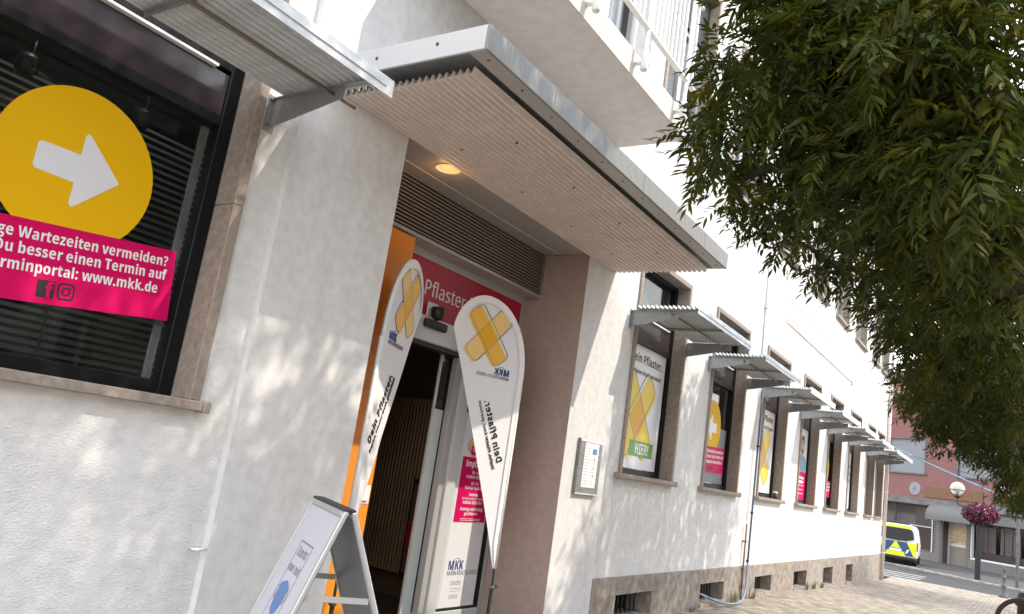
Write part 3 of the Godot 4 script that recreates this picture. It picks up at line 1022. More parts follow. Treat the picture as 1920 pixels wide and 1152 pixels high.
func build_entrance_things() -> void:
	# round lamp in the recess ceiling
	var t := thing("ceiling_lamp", "round recessed lamp glowing warm in the entrance ceiling", "lamp", "", Vector3(4.76, 3.975, -0.06))
	var st := begin(true)
	lathe(st, [Vector2(0.085, 0.0), Vector2(0.105, -0.002), Vector2(0.112, -0.008), Vector2(0.112, 0.0)], 28)
	lathe(st, [Vector2(0.085, 0.0), Vector2(0.086, -0.006), Vector2(0.105, -0.006)], 28)
	obj("lamp_ring", st, M.white_metal, t)
	st = begin(true)
	lathe(st, [Vector2(0, -0.001), Vector2(0.084, -0.001)], 28)
	obj("lamp_glass", st, M.lamp_warm, t)
	var lamp := OmniLight3D.new()
	lamp.name = "lamp_light"
	lamp.light_color = Color(1.0, 0.72, 0.42)
	lamp.light_energy = 0.03
	lamp.light_size = 0.08
	lamp.omni_range = 12.0
	lamp.omni_attenuation = 2.0
	lamp.shadow_enabled = true
	lamp.position = Vector3(0, -0.1, 0)
	t.add_child(lamp)
	# the sign over the door
	var sign := thing("door_sign", "dark red sign board lettered Pflaster above the sliding door", "sign")
	one_box("board", Vector3(5.012, 2.874, -0.70), Vector3(7.124, 3.398, -0.686), M.red_sign, sign, 0.002)
	text(sign, "Pflaster l", 0.20, M.white_print, at(5.44, 3.145, -0.684), false, 0, 0.002, 0.98)
	# sensor bar and the camera above it
	var sen := thing("motion_sensor", "flat black sensor bar on the door header", "sensor")
	one_box("sensor_body", Vector3(5.43, 2.765, -0.617), Vector3(5.75, 2.84, -0.565), M.black, sen, 0.012)
	one_box("status_light", Vector3(5.72, 2.80, -0.5648), Vector3(5.728, 2.808, -0.5638), M.tail_red, sen)
	var cm := thing("door_camera", "small black camera in a grey bracket above the sensor bar", "camera")
	one_box("camera_bracket", Vector3(5.52, 2.86, -0.684), Vector3(5.68, 3.02, -0.66), M.light_grey_metal, cm, 0.01)
	st = begin(true)
	lathe(st, [Vector2(0, -0.02), Vector2(0.055, 0.01), Vector2(0.062, 0.05), Vector2(0.062, 0.11), Vector2(0, 0.115)], 16, at(5.60, 2.865, -0.60))
	obj("camera_dome", st, M.black, cm)
	# opening hours on the fixed pane
	var p := thing("opening_hours_poster", "magenta opening hours poster headed Impfzeiten on the glass by the door", "poster")
	one_box("sheet", Vector3(6.50, 1.02, -0.7055), Vector3(7.045, 1.665, -0.704), M.magenta, p)
	var z := -0.7025
	var rows := [["Impfzeiten", 0.085, 1.60, true], ["Di. + Do.", 0.042, 1.515, true], ["12.00 bis 19.00 Uhr", 0.042, 1.47, true], ["Mi.+ Fr.", 0.042, 1.405, true], ["9.00 bis 16.00 Uhr", 0.042, 1.36, true], ["Samstag", 0.042, 1.295, true], ["(Familienimpftag ab 5 Jahren)", 0.03, 1.255, false], ["9.00 bis 16.00 Uhr", 0.042, 1.215, true], ["Sonntag und Montag", 0.042, 1.15, true], ["geschlossen", 0.042, 1.105, true]]
	for q in rows:
		text(p, q[0], q[1], M.white_print, at(6.775, q[2], z), q[3], 1, 0.001, 0.95)
	for k in 2:
		one_box("fine_print", Vector3(6.60, 1.052 - k * 0.015, z), Vector3(6.95, 1.056 - k * 0.015, z + 0.0008), M.white_print, p)
	var q2 := thing("plaster_sticker", "yellow plaster cross sticker with a small magenta label on the door glass", "sticker")
	plaster_cross(q2, Vector2(6.78, 1.90), 0.5, -0.7045, 0.0006)
	one_box("small_label", Vector3(6.62, 1.69, -0.7035), Vector3(6.96, 1.775, -0.7025), M.magenta, q2)
	for k in 3:
		one_box("label_line", Vector3(6.64, 1.755 - k * 0.014, -0.702), Vector3(6.9, 1.759 - k * 0.014, -0.7012), M.white_print, q2)
	# the county's lettering lower on the glass
	var lg := thing("glass_lettering", "blue and grey MKK lettering with small symbols low on the door glass", "lettering")
	logo(lg, Vector3(6.66, 0.60, -0.7055), 0.12)
	for k in 4:
		st = begin()
		ring(st, round_rect(Vector2(6.63 + k * 0.045, 0.43), Vector2(0.026, 0.036), 0.01), 0.005, -0.706, -0.705)
		obj("symbol", st, M.ink_grey, lg)
	for k in 3:
		st = begin()
		ring(st, circle(Vector2(6.64 + k * 0.05, 0.30), 0.016, 14), 0.005, -0.706, -0.705)
		obj("symbol", st, M.ink_grey, lg)
	for k in 2:
		one_box("fine_print", Vector3(6.62, 0.375 - k * 0.025, -0.706), Vector3(6.80, 0.379 - k * 0.025, -0.705), M.ink_grey, lg)
	# radiator on the right wall of the lobby
	var rad := thing("radiator", "tall old column radiator painted brownish cream inside the doorway", "radiator", "", Vector3(7.37, 0.25, -2.58))
	for k in 17:
		st = begin()
		box(st, Vector3(-0.06, 0.06, 0.004), Vector3(0.0, 1.96, 0.034), 0.012)
		box(st, Vector3(-0.066, 1.93, 0.0), Vector3(0.006, 2.02, 0.038), 0.016)
		box(st, Vector3(-0.066, 0.0, 0.0), Vector3(0.006, 0.09, 0.038), 0.016)
		var c := obj("radiator_column", st, M.radiator, rad)
		c.position.z = k * 0.05
	var bd := thing("poster_stand", "dark framed poster stand leaning by the radiator in the doorway", "poster stand")
	one_box("stand_frame", Vector3(7.12, 0.26, -1.79), Vector3(7.15, 1.34, -1.30), M.black, bd, 0.004)
	one_box("poster_sheet", Vector3(7.116, 0.32, -1.76), Vector3(7.119, 1.28, -1.33), M.interior_brown, bd)
	one_box("red_panel", Vector3(7.113, 0.62, -1.76), Vector3(7.1155, 0.86, -1.33), M.red_sign, bd)
	# notice case on the right pier
	var nb := thing("notice_case", "flat stainless steel notice case with a printed sheet on the right pier", "notice board")
	one_box("case", Vector3(7.455, 1.45, 0.052), Vector3(7.99, 2.035, 0.085), M.steel, nb, 0.005)
	one_box("case_edge", Vector3(7.455, 2.005, 0.0855), Vector3(7.99, 2.033, 0.091), M.alu, nb, 0.002)
	one_box("case_edge", Vector3(7.455, 1.452, 0.0855), Vector3(7.99, 1.468, 0.089), M.alu, nb, 0.002)
	one_box("sheet", Vector3(7.57, 1.53, 0.0865), Vector3(7.90, 2.0, 0.088), M.paper, nb)
	one_box("blue_block", Vector3(7.755, 1.885, 0.0885), Vector3(7.86, 1.945, 0.0892), M.mask_blue, nb)
	for k in 14:
		var y := 1.975 - k * 0.031
		var w := 0.05 + 0.08 * absf(sin(k * 2.3))
		one_box("print_line", Vector3(7.59, y - 0.004, 0.0885), Vector3(7.59 + w, y, 0.0892), M.ink_grey, nb)
		if k > 3:
			one_box("print_line", Vector3(7.76, y - 0.004, 0.0885), Vector3(7.76 + w * 0.6, y, 0.0892), M.ink_grey, nb)
	for y in [1.82, 1.73, 1.645]:
		one_box("print_block", Vector3(7.81, y, 0.0885), Vector3(7.825, y + 0.02, 0.0892), M.ink, nb)


# MKK with its ring, and the county's name under it
func logo(parent: Node, p: Vector3, em: float, z_deep := 0.0012) -> void:
	text(parent, "MKK", em, M.ink_blue, at(p.x, p.y, p.z), true, 1, z_deep, 1.0)
	text(parent, "MAIN-KINZIG-KREIS", em * 0.5, M.ink_grey, at(p.x + em * 1.15, p.y - em * 0.62, p.z), false, 1, z_deep, 1.0)
	var st := begin()
	ring(st, circle(Vector2(p.x + em * 0.1, p.y - em * 0.05), em * 0.62, 24), em * 0.05, p.z - z_deep * 0.4, p.z + z_deep * 0.4)
	obj("logo_ring", st, M.shutter, parent)


# ---------------------------------------------------------------- things in the windows

func arrow_sign(c: Vector2, right: bool, label: String) -> void:
	var t := thing("arrow_sticker", label, "sticker")
	var st := begin()
	prism(st, circle(c, 0.425, 72), -0.1835, -0.1815)
	obj("yellow_disc", st, M.yellow_film, t)
	var s := 1.0 if right else -1.0
	var pts := PackedVector2Array([Vector2(-0.215, 0.055), Vector2(-0.2, 0.07), Vector2(0.0, 0.075), Vector2(0.0, 0.185), Vector2(0.015, 0.198), Vector2(0.03, 0.19), Vector2(0.225, 0.008), Vector2(0.232, 0.0), Vector2(0.225, -0.008), Vector2(0.03, -0.20), Vector2(0.015, -0.208), Vector2(0.0, -0.195), Vector2(0.0, -0.08), Vector2(-0.2, -0.078), Vector2(-0.215, -0.062)])
	for k in pts.size():
		pts[k] = c + Vector2(pts[k].x * s, pts[k].y)
	st = begin()
	prism(st, pts, -0.181, -0.1795)
	obj("arrow", st, M.poster_white, t)


func web_sign(c: Vector2, tilt: float, label: String) -> void:
	var t := thing("web_notice", label, "sticker", "", Vector3(c.x, c.y, 0))
	t.rotation.z = tilt
	one_box("magenta_film", Vector3(-0.66, -0.205, -0.181), Vector3(0.66, 0.205, -0.1795), M.magenta, t)
	var z := -0.178
	text(t, "Lange Wartezeiten vermeiden?", 0.078, M.white_print, at(0.615, 0.135, z), true, 2, 0.001, 0.89)
	text(t, "Du besser einen Termin auf", 0.078, M.white_print, at(0.615, 0.055, z), true, 2, 0.001, 0.89)
	text(t, "Terminportal: www.mkk.de", 0.078, M.white_print, at(0.575, -0.028, z), true, 2, 0.001, 0.89)
	var st := begin()
	prism(st, round_rect(Vector2(-0.035, -0.128), Vector2(0.088, 0.088), 0.006), z - 0.0005, z + 0.0005)
	obj("icon_square", st, M.ink, t)
	text(t, "f", 0.115, M.magenta, at(-0.018, -0.137, z + 0.001), true, 1, 0.001)
	st = begin()
	ring(st, round_rect(Vector2(0.068, -0.128), Vector2(0.08, 0.08), 0.02), 0.009, z - 0.0005, z + 0.0005)
	ring(st, circle(Vector2(0.068, -0.128), 0.019, 20), 0.008, z - 0.0005, z + 0.0005)
	prism(st, circle(Vector2(0.09, -0.106), 0.005, 10), z - 0.0005, z + 0.0005)
	obj("icon_camera", st, M.ink, t)


func cross_poster(x0: float, x1: float, c: Vector2, here: bool, label: String) -> void:
	var t := thing("window_poster", label, "poster", "", Vector3.ZERO)
	one_box("sheet", Vector3(x0, 1.83, -0.185), Vector3(x1, 3.40, -0.1835), M.poster_white, t)
	text(t, "Dein Pflaster.", 0.158, M.ink, at(x1 - 0.12, 3.235, -0.182), true, 2, 0.001)
	text(t, "Impfen, Pflaster drauf, geschützt!", 0.076, M.ink, at(x1 - 0.12, 3.06, -0.182), true, 2, 0.001)
	plaster_cross(t, c, 1.2, -0.181, 0.0008, true)
	if here:
		one_box("green_label", Vector3(9.27, 1.99, -0.1793), Vector3(10.03, 2.185, -0.1783), M.green_label, t)
		text(t, "HIER!", 0.19, M.white_print, at(9.66, 2.085, -0.1765), true, 1, 0.001, 0.9)


func build_window_things() -> void:
	arrow_sign(Vector2(1.962, 2.83), true, "big yellow disc with a white arrow pointing right, in the left window")
	web_sign(Vector2(1.985, 2.305), 0.105, "large tilted magenta notice with a web address under the yellow disc at the left")
	# spotlights and blind in the left window
	for x in [1.755, 2.44]:
		var t := thing("spotlight", "black spotlight in the left window, " + ("nearer the left edge, beyond the yellow disc" if x < 2.0 else "right above the yellow disc's edge"), "spotlight", "spotlights in the left window", Vector3(x, 3.40, -0.6))
		var st := begin(true)
		lathe(st, [Vector2(0, 0.06), Vector2(0.042, 0.05), Vector2(0.046, 0.03), Vector2(0.05, -0.06), Vector2(0.043, -0.062), Vector2(0.035, -0.04), Vector2(0, -0.03)], 16)
		obj("lamp_housing", st, M.black, t)
		st = begin(true)
		tube(st, [Vector3(0.02, 0.05, 0), Vector3(0.02, 0.16, 0)], 0.008, 8)
		obj("stem", st, M.black, t)
		one_box("track_adapter", Vector3(-0.06, 0.16, -0.03), Vector3(0.12, 0.20, 0.03), M.black, t, 0.006)
	var bl := thing("window_blind", "grey horizontal slat blind behind the glass of the left window", "blind")
	for k in 38:
		var st := begin()
		box(st, Vector3(0.2, -0.0015, -0.02), Vector3(3.3, 0.0015, 0.02), 0.0, Transform3D(Basis(Vector3.RIGHT, 0.75), Vector3(0, 1.70 + k * 0.048, -0.95)))
		obj("slat", st, M.blind, bl)
	for x in [1.2, 2.35]:
		one_box("ladder_tape", Vector3(x, 1.7, -0.922), Vector3(x + 0.012, 3.5, -0.92), M.interior_dark, bl)
	cross_poster(8.76, 10.18, Vector2(9.42, 2.50), true, "white poster with a yellow plaster cross and a green label lettered HIER")
	arrow_sign(Vector2(12.36, 2.70), false, "yellow disc with a grey arrow pointing left, in the second window right of the entrance")
	web_sign(Vector2(12.42, 2.19), 0.03, "small magenta notice under the disc whose arrow points left")
	one_box("window_film", Vector3(11.7, 1.83, -0.1872), Vector3(13.1, 2.72, -0.1865), M.shutter).name = "window_film"
	tag(get_node("window_film"), "grey film covering the lower half of the window with the left-pointing arrow", "film")
	cross_poster(14.62, 16.10, Vector2(15.36, 2.52), false, "white poster with a yellow plaster cross beside the blue pipe, no green label")
	# portrait poster
	var t := thing("portrait_poster", "poster of a dark haired person in a blue shirt over a magenta panel", "poster")
	one_box("sheet", Vector3(17.60, 1.83, -0.185), Vector3(19.08, 3.40, -0.1835), M.poster_white, t)
	one_box("magenta_panel", Vector3(17.60, 1.83, -0.183), Vector3(19.08, 2.45, -0.182), M.magenta, t)
	var c := Vector2(18.62, 3.02)
	var st := begin()
	prism(st, PackedVector2Array([c + Vector2(-0.5, -0.56), c + Vector2(0.46, -0.56), c + Vector2(0.44, -0.36), c + Vector2(0.34, -0.27), c + Vector2(0.1, -0.2), c + Vector2(-0.12, -0.2), c + Vector2(-0.36, -0.27), c + Vector2(-0.47, -0.38)]), -0.1825, -0.1815)
	obj("printed_shirt", st, M.shirt, t)
	st = begin()
	prism(st, round_rect(c + Vector2(0, -0.16), Vector2(0.15, 0.2), 0.05), -0.1813, -0.1808)
	prism(st, round_rect(c, Vector2(0.27, 0.36), 0.13), -0.1807, -0.1803)
	obj("printed_face", st, M.skin, t)
	st = begin()
	prism(st, PackedVector2Array([c + Vector2(-0.15, 0.0), c + Vector2(-0.155, 0.12), c + Vector2(-0.1, 0.215), c + Vector2(0.02, 0.235), c + Vector2(0.12, 0.2), c + Vector2(0.155, 0.1), c + Vector2(0.145, -0.01), c + Vector2(0.12, 0.07), c + Vector2(0.06, 0.12), c + Vector2(-0.06, 0.13), c + Vector2(-0.12, 0.07)]), -0.1801, -0.1795)
	prism(st, PackedVector2Array([c + Vector2(-0.12, -0.06), c + Vector2(-0.07, -0.09), c + Vector2(0.07, -0.09), c + Vector2(0.12, -0.06), c + Vector2(0.09, -0.16), c + Vector2(0.0, -0.195), c + Vector2(-0.09, -0.16)]), -0.1801, -0.1795)
	obj("printed_hair", st, M.hair, t)
	st = begin()
	for sx in [-0.06, 0.06]:
		prism(st, round_rect(c + Vector2(sx, 0.03), Vector2(0.04, 0.014), 0.006), -0.1793, -0.1789)
		prism(st, round_rect(c + Vector2(sx, 0.06), Vector2(0.06, 0.01), 0.004), -0.1793, -0.1789)
	prism(st, round_rect(c + Vector2(0, -0.1), Vector2(0.07, 0.014), 0.006), -0.1793, -0.1789)
	obj("printed_features", st, M.ink, t)
	for k in 5:
		one_box("print_line", Vector3(18.45 - (0.1 if k < 2 else 0.0), 2.33 - k * 0.09 - (0.045 if k < 2 else 0.012), -0.1813), Vector3(18.95 - 0.06 * (k % 2), 2.33 - k * 0.09 + (0.01 if k < 2 else 0.0), -0.1807), M.white_print, t)
	arrow_sign(Vector2(21.2, 2.72), false, "yellow disc partly seen in the window just past the portrait poster")
	web_sign(Vector2(21.24, 2.22), 0.0, "magenta notice in the window just past the portrait poster")
	var s := thing("grey_poster", "pale grey poster with dark squares, sixth window right of the entrance", "poster")
	one_box("sheet", Vector3(23.3, 1.83, -0.185), Vector3(24.66, 3.40, -0.1835), M.poster_white, s)
	for k in 3:
		one_box("print_block", Vector3(24.42, 2.95 - k * 0.2, -0.183), Vector3(24.56, 3.05 - k * 0.2, -0.182), M.ink_grey, s)
	# a cup left on the sill of the window by the blue pipe
	var cup := thing("paper_cup", "dark takeaway cup standing on the sill by the blue pipe", "cup", "", Vector3(15.75, 1.744, 0.02))
	st = begin(true)
	lathe(st, [Vector2(0, 0), Vector2(0.032, 0), Vector2(0.043, 0.12), Vector2(0.04, 0.12)], 14)
	obj("cup_body", st, M.cup, cup)
	st = begin(true)
	lathe(st, [Vector2(0.046, 0.115), Vector2(0.046, 0.128), Vector2(0.04, 0.14), Vector2(0, 0.14)], 14)
	obj("lid", st, M.white_print, cup)


# ---------------------------------------------------------------- things on the facade

func build_facade_things() -> void:
	# blue water pipe down the wall, then a hose into the cellar opening
	var t := thing("blue_pipe", "blue water hose running down the white wall and into a cellar opening", "hose")
	var st := begin(true)
	tube(st, [Vector3(14.18, 3.66, 0.06), Vector3(14.15, 2.8, 0.065), Vector3(14.13, 1.6, 0.065), Vector3(14.10, 0.9, 0.07), Vector3(14.08, 0.62, 0.075)], 0.017, 8)
	obj("upper_hose", st, M.hose_blue, t)
	st = begin(true)
	var pts := []
	var c := Curve3D.new()
	c.add_point(Vector3(14.08, 0.62, 0.075), Vector3(), Vector3(0, -0.2, 0))
	c.add_point(Vector3(13.86, 0.16, 0.13), Vector3(0.09, 0.14, 0), Vector3(-0.12, -0.12, 0.02))
	c.add_point(Vector3(13.1, 0.035, 0.22), Vector3(0.3, 0.0, 0), Vector3(-0.35, 0.0, 0.0))
	c.add_point(Vector3(12.3, 0.12, 0.08), Vector3(0.25, -0.06, 0.06), Vector3(-0.2, 0.05, -0.06))
	c.add_point(Vector3(11.95, 0.24, -0.2))
	for k in 31:
		pts.append(c.sample_baked(c.get_baked_length() * k / 30.0, true))
	tube(st, pts, 0.017, 8)
	obj("lower_hose", st, M.hose_pale, t)
	for y in [0.64, 1.45, 2.6]:
		st = begin(true)
		lathe(st, [Vector2(0.017, -0.02), Vector2(0.026, -0.018), Vector2(0.026, 0.018), Vector2(0.017, 0.02)], 10, at(14.085 + (y - 0.62) * 0.03, y, 0.068))
		obj("hose_clip", st, M.dark_steel, t)
	t = thing("standpipe", "thin rusty pipe clamped to the plinth behind the blue hose", "pipe")
	st = begin(true)
	tube(st, [Vector3(13.93, 1.25, 0.05), Vector3(13.93, 0.01, 0.05)], 0.014, 8)
	obj("pipe", st, M.rusty_rod, t)
	for y in [0.5, 0.22, 0.95]:
		one_box("clamp", Vector3(13.895, y, 0.001), Vector3(13.965, y + 0.025, 0.075), M.rusty_rod, t, 0.004)
	# conduit with a box high on the wall
	t = thing("wall_conduit", "thin white conduit with a small box running up the sunlit wall", "conduit")
	st = begin(true)
	tube(st, [Vector3(14.1, 3.7, 0.012), Vector3(14.1, 7.4, 0.012)], 0.011, 6)
	obj("conduit", st, M.eave, t)
	one_box("conduit_box", Vector3(14.06, 5.09, 0.001), Vector3(14.14, 5.17, 0.05), M.eave, t, 0.005)
	# what is left of a large wall sign
	t = thing("sign_rail", "bare mounting rail with studs left where a wall sign was", "rail")
	one_box("rail", Vector3(15.65, 5.205, 0.012), Vector3(22.9, 5.225, 0.024), M.eave, t)
	for k in 37:
		one_box("stud", Vector3(15.68 + k * 0.2, 5.222, 0.001), Vector3(15.71 + k * 0.2, 5.262, 0.03), M.eave, t)
	one_box("junction_box", Vector3(22.85, 5.12, 0.001), Vector3(22.99, 5.24, 0.06), M.eave, t, 0.006)
	t = thing("sign_outline", "faint rectangle of thin strips on the upper wall above the rail", "outline")
	for y in [5.34, 5.70]:
		one_box("strip", Vector3(15.76, y, 0.001), Vector3(21.4, y + 0.014, 0.008), M.eave, t)
	for x in [15.76, 18.6, 21.386]:
		one_box("strip", Vector3(x, 5.355, 0.001), Vector3(x + 0.014, 5.699, 0.008), M.eave, t)
	# downpipe at the far corner
	t = thing("downpipe", "pale grey downpipe at the far corner of the white building", "pipe")
	st = begin(true)
	tube(st, [Vector3(29.86, ground_y(29.86), 0.1), Vector3(29.86, 10.7, 0.1)], 0.055, 12)
	obj("pipe", st, M.eave, t)
	for y in [0.6, 2.6, 4.9, 7.5]:
		st = begin(true)
		lathe(st, [Vector2(0.056, -0.02), Vector2(0.066, -0.02), Vector2(0.066, 0.02), Vector2(0.056, 0.02)], 12, at(29.86, y, 0.1))
		obj("pipe_clip", st, M.eave, t)
	# a hook in the edge of the left wall
	t = thing("wall_hook", "small white painted eye hook in the lower left wall", "hook")
	st = begin(true)
	tube(st, [Vector3(3.02, 0.915, 0.0), Vector3(3.02, 0.915, 0.035), Vector3(3.045, 0.918, 0.052), Vector3(3.085, 0.92, 0.052)], 0.0085, 8)
	obj("hook", st, M.white_metal, t)
	# weeds along the foot of the plinth
	var spots := [Vector2(11.45, 0.06), Vector2(13.35, 0.06), Vector2(14.5, 0.06), Vector2(18.6, 0.08), Vector2(19.3, 0.07), Vector2(20.3, 0.06)]
	var say := ["small grey green weed at the near end of the pavement, left of the hose", "dry upright weed at the plinth between the hose and the cellar opening", "tuft of weeds at the plinth right of the blue hose", "dry weeds at the plinth below the portrait poster", "longer grass tuft spilling over the pavement past the fourth cellar opening", "low weed at the plinth by the fifth cellar opening"]
	for i in spots.size():
		st = begin()
		for k in 18:
			var a := rng.randf() * TAU
			var h := rng.randf_range(0.05, 0.22) * (1.0 if i != 0 else 0.5)
			var p := Vector3(spots[i].x + rng.randf_range(-0.13, 0.13), ground_y(spots[i].x), spots[i].y + rng.randf_range(0, 0.06))
			var d := Vector3(cos(a), 0, absf(sin(a))) * h * rng.randf_range(0.1, 0.6)
			var s := Vector3(-sin(a), 0, cos(a)) * 0.006
			var m := p + d * 0.4 + Vector3.UP * h * 0.6
			face(st, [p - s, p + s, m + s, m - s], Vector3(0, 0.2, 1))
			face(st, [m - s, m + s, p + d + Vector3.UP * h], Vector3(0, 0.2, 1))
		tag(obj("weed", st, M.weed), say[i], "weed", "weeds along the plinth")


# ---------------------------------------------------------------- feather flags

func build_flags() -> void:
	var proto := thing("feather_flag", "white feather flag at the left of the door, its lettering readable", "flag", "feather flags beside the door", Vector3(4.32, 0, -0.05), deg_to_rad(23))
	var outline := []
	# the cloth in rows: for each height, from the pole side to the free edge
	var left := func(v: float) -> float: return 0.0 if v < 2.45 else 0.52 - sqrt(maxf(0.0, 1.0 - pow((v - 2.45) / 0.72, 2.2))) * 0.52
	var right := func(v: float) -> float:
		if v < 2.78:
			return lerpf(0.03, 0.86, pow((v - 0.69) / 2.09, 1.08))
		return 0.52 + 0.34 * sqrt(maxf(0.0, 1.0 - pow((v - 2.78) / 0.39, 2.0)))
	var st := begin(true)
	var rows := []
	for i in 49:
		var v := 0.69 + 2.48 * (1.0 - pow(1.0 - i / 48.0, 1.4))
		var row := []
		var a: float = left.call(v)
		var b: float = maxf(right.call(v), a + 0.002)
		for k in 13:
			var uu := lerpf(a, b, k / 12.0)
			var z := 0.002 * sin(uu * 16.0 + v * 2.0) * smoothstep(0.05, 0.3, uu) + 0.003 * sin(v * 5.0) * uu
			row.append(Vector3(uu, v, z))
		rows.append(row)
	for i in 48:
		for k in 12:
			face(st, [rows[i][k], rows[i][k + 1], rows[i + 1][k + 1], rows[i + 1][k]], Vector3(0, 0, 1))
	obj("flag_cloth", st, M.cloth, proto)
	# the white hem that holds the pole
	st = begin()
	var w := 0.06
	for i in 48:
		var a0: Vector3 = rows[i][0]
		var a1: Vector3 = rows[i + 1][0]
		var cen := Vector3(0.5, 2.35, 0)
		var in0 := (cen - a0).normalized() if a0.y > 2.35 else Vector3(1, 0, 0)
		var in1 := (cen - a1).normalized() if a1.y > 2.35 else Vector3(1, 0, 0)
		var w0 := minf(w, 0.6 * (rows[i][12].x - a0.x))
		var w1 := minf(w, 0.6 * (rows[i + 1][12].x - a1.x)) if i < 47 else w
		for s in [-0.014, 0.014]:
			var zz := Vector3(0, 0, s)
			face(st, [a0 - in0 * 0.012 + zz * 0.4, a0 + in0 * w0 + zz * 0.8, a1 + in1 * w1 + zz * 0.8, a1 - in1 * 0.012 + zz * 0.4], Vector3(0, 0, s))
	# over the top, down to the free corner
	for i in 24:
		var t0 := PI * 0.5 * (1.0 - i / 24.0)
		var t1 := PI * 0.5 * (1.0 - (i + 1) / 24.0)
		var p0 := Vector3(0.52 + 0.34 * cos(t0), 2.78 + 0.39 * sin(t0), 0)
		var p1 := Vector3(0.52 + 0.34 * cos(t1), 2.78 + 0.39 * sin(t1), 0)
		var q0 := (Vector3(0.5, 2.6, 0) - p0).normalized() * w
		var q1 := (Vector3(0.5, 2.6, 0) - p1).normalized() * w
		for s in [-0.014, 0.014]:
			var zz := Vector3(0, 0, s)
			face(st, [p0 - q0 * 0.15 + zz * 0.4, p0 + q0 + zz * 0.8, p1 + q1 + zz * 0.8, p1 - q1 * 0.15 + zz * 0.4], Vector3(0, 0, s))
	obj("hem", st, M.hem, proto)
	var deep := 0.011
	plaster_cross(proto, Vector2(0.475, 2.80), 0.58, 0.0, 0.007)
	logo(proto, Vector3(0.255, 2.49, 0), 0.085, deep)
	var ang := atan2(0.66, 0.30)
	var basis := Transform3D(Basis(Vector3(0, 0, 1), ang), Vector3(0.255, 1.93, 0))
	text(proto, "Dein Pflaster.", 0.094, M.ink, basis, true, 1, deep)
	var b2 := Transform3D(Basis(Vector3(0, 0, 1), ang), Vector3(0.325, 1.885, 0))
	text(proto, "Impfen, Pflaster drauf, geschützt!", 0.041, M.ink, b2, true, 1, deep)
	# pole, clamp, spike
	st = begin(true)
	tube(st, [Vector3(0.004, 0.02, 0), Vector3(0.004, 0.76, 0)], 0.011, 8)
	obj("pole", st, M.black, proto)
	st = begin(true)
	tube(st, [Vector3(0.004, 0.70, 0), Vector3(0.004, 2.45, 0)], 0.0155, 10)
	obj("pole_sleeve", st, M.hem, proto)
	st = begin(true)
	tube(st, [Vector3(0.004, 0.0, 0), Vector3(0.004, 0.52, 0)], 0.017, 10)
	obj("lower_pole", st, M.black, proto)
	st = begin(true)
	lathe(st, [Vector2(0.017, 0.50), Vector2(0.028, 0.51), Vector2(0.028, 0.535), Vector2(0.012, 0.545)], 12)
	tube(st, [Vector3(-0.045, 0.522, 0.0), Vector3(0.05, 0.522, 0.0)], 0.008, 8)
	lathe(st, [Vector2(0, -0.012), Vector2(0.016, -0.01), Vector2(0.016, 0.01), Vector2(0, 0.012)], 10, Transform3D(Basis(Vector3(0, 0, 1), PI / 2), Vector3(-0.045, 0.535, 0.0)))
	obj("clamp", st, M.steel, proto)
	st = begin(true)
	lathe(st, [Vector2(0.19, 0.0), Vector2(0.19, 0.025), Vector2(0.03, 0.05), Vector2(0.02, 0.12), Vector2(0, 0.12)], 20)
	obj("base", st, M.black, proto)
	var c := proto.duplicate() as Node3D
	c.name = "feather_flag_001"
	add_child(c)
	c.position = Vector3(6.43, 0, -0.1)
	c.rotation.y = PI - deg_to_rad(20)
	tag(c, "white feather flag at the right of the door, its lettering seen mirrored from behind", "flag", "feather flags beside the door")


# ---------------------------------------------------------------- folding board

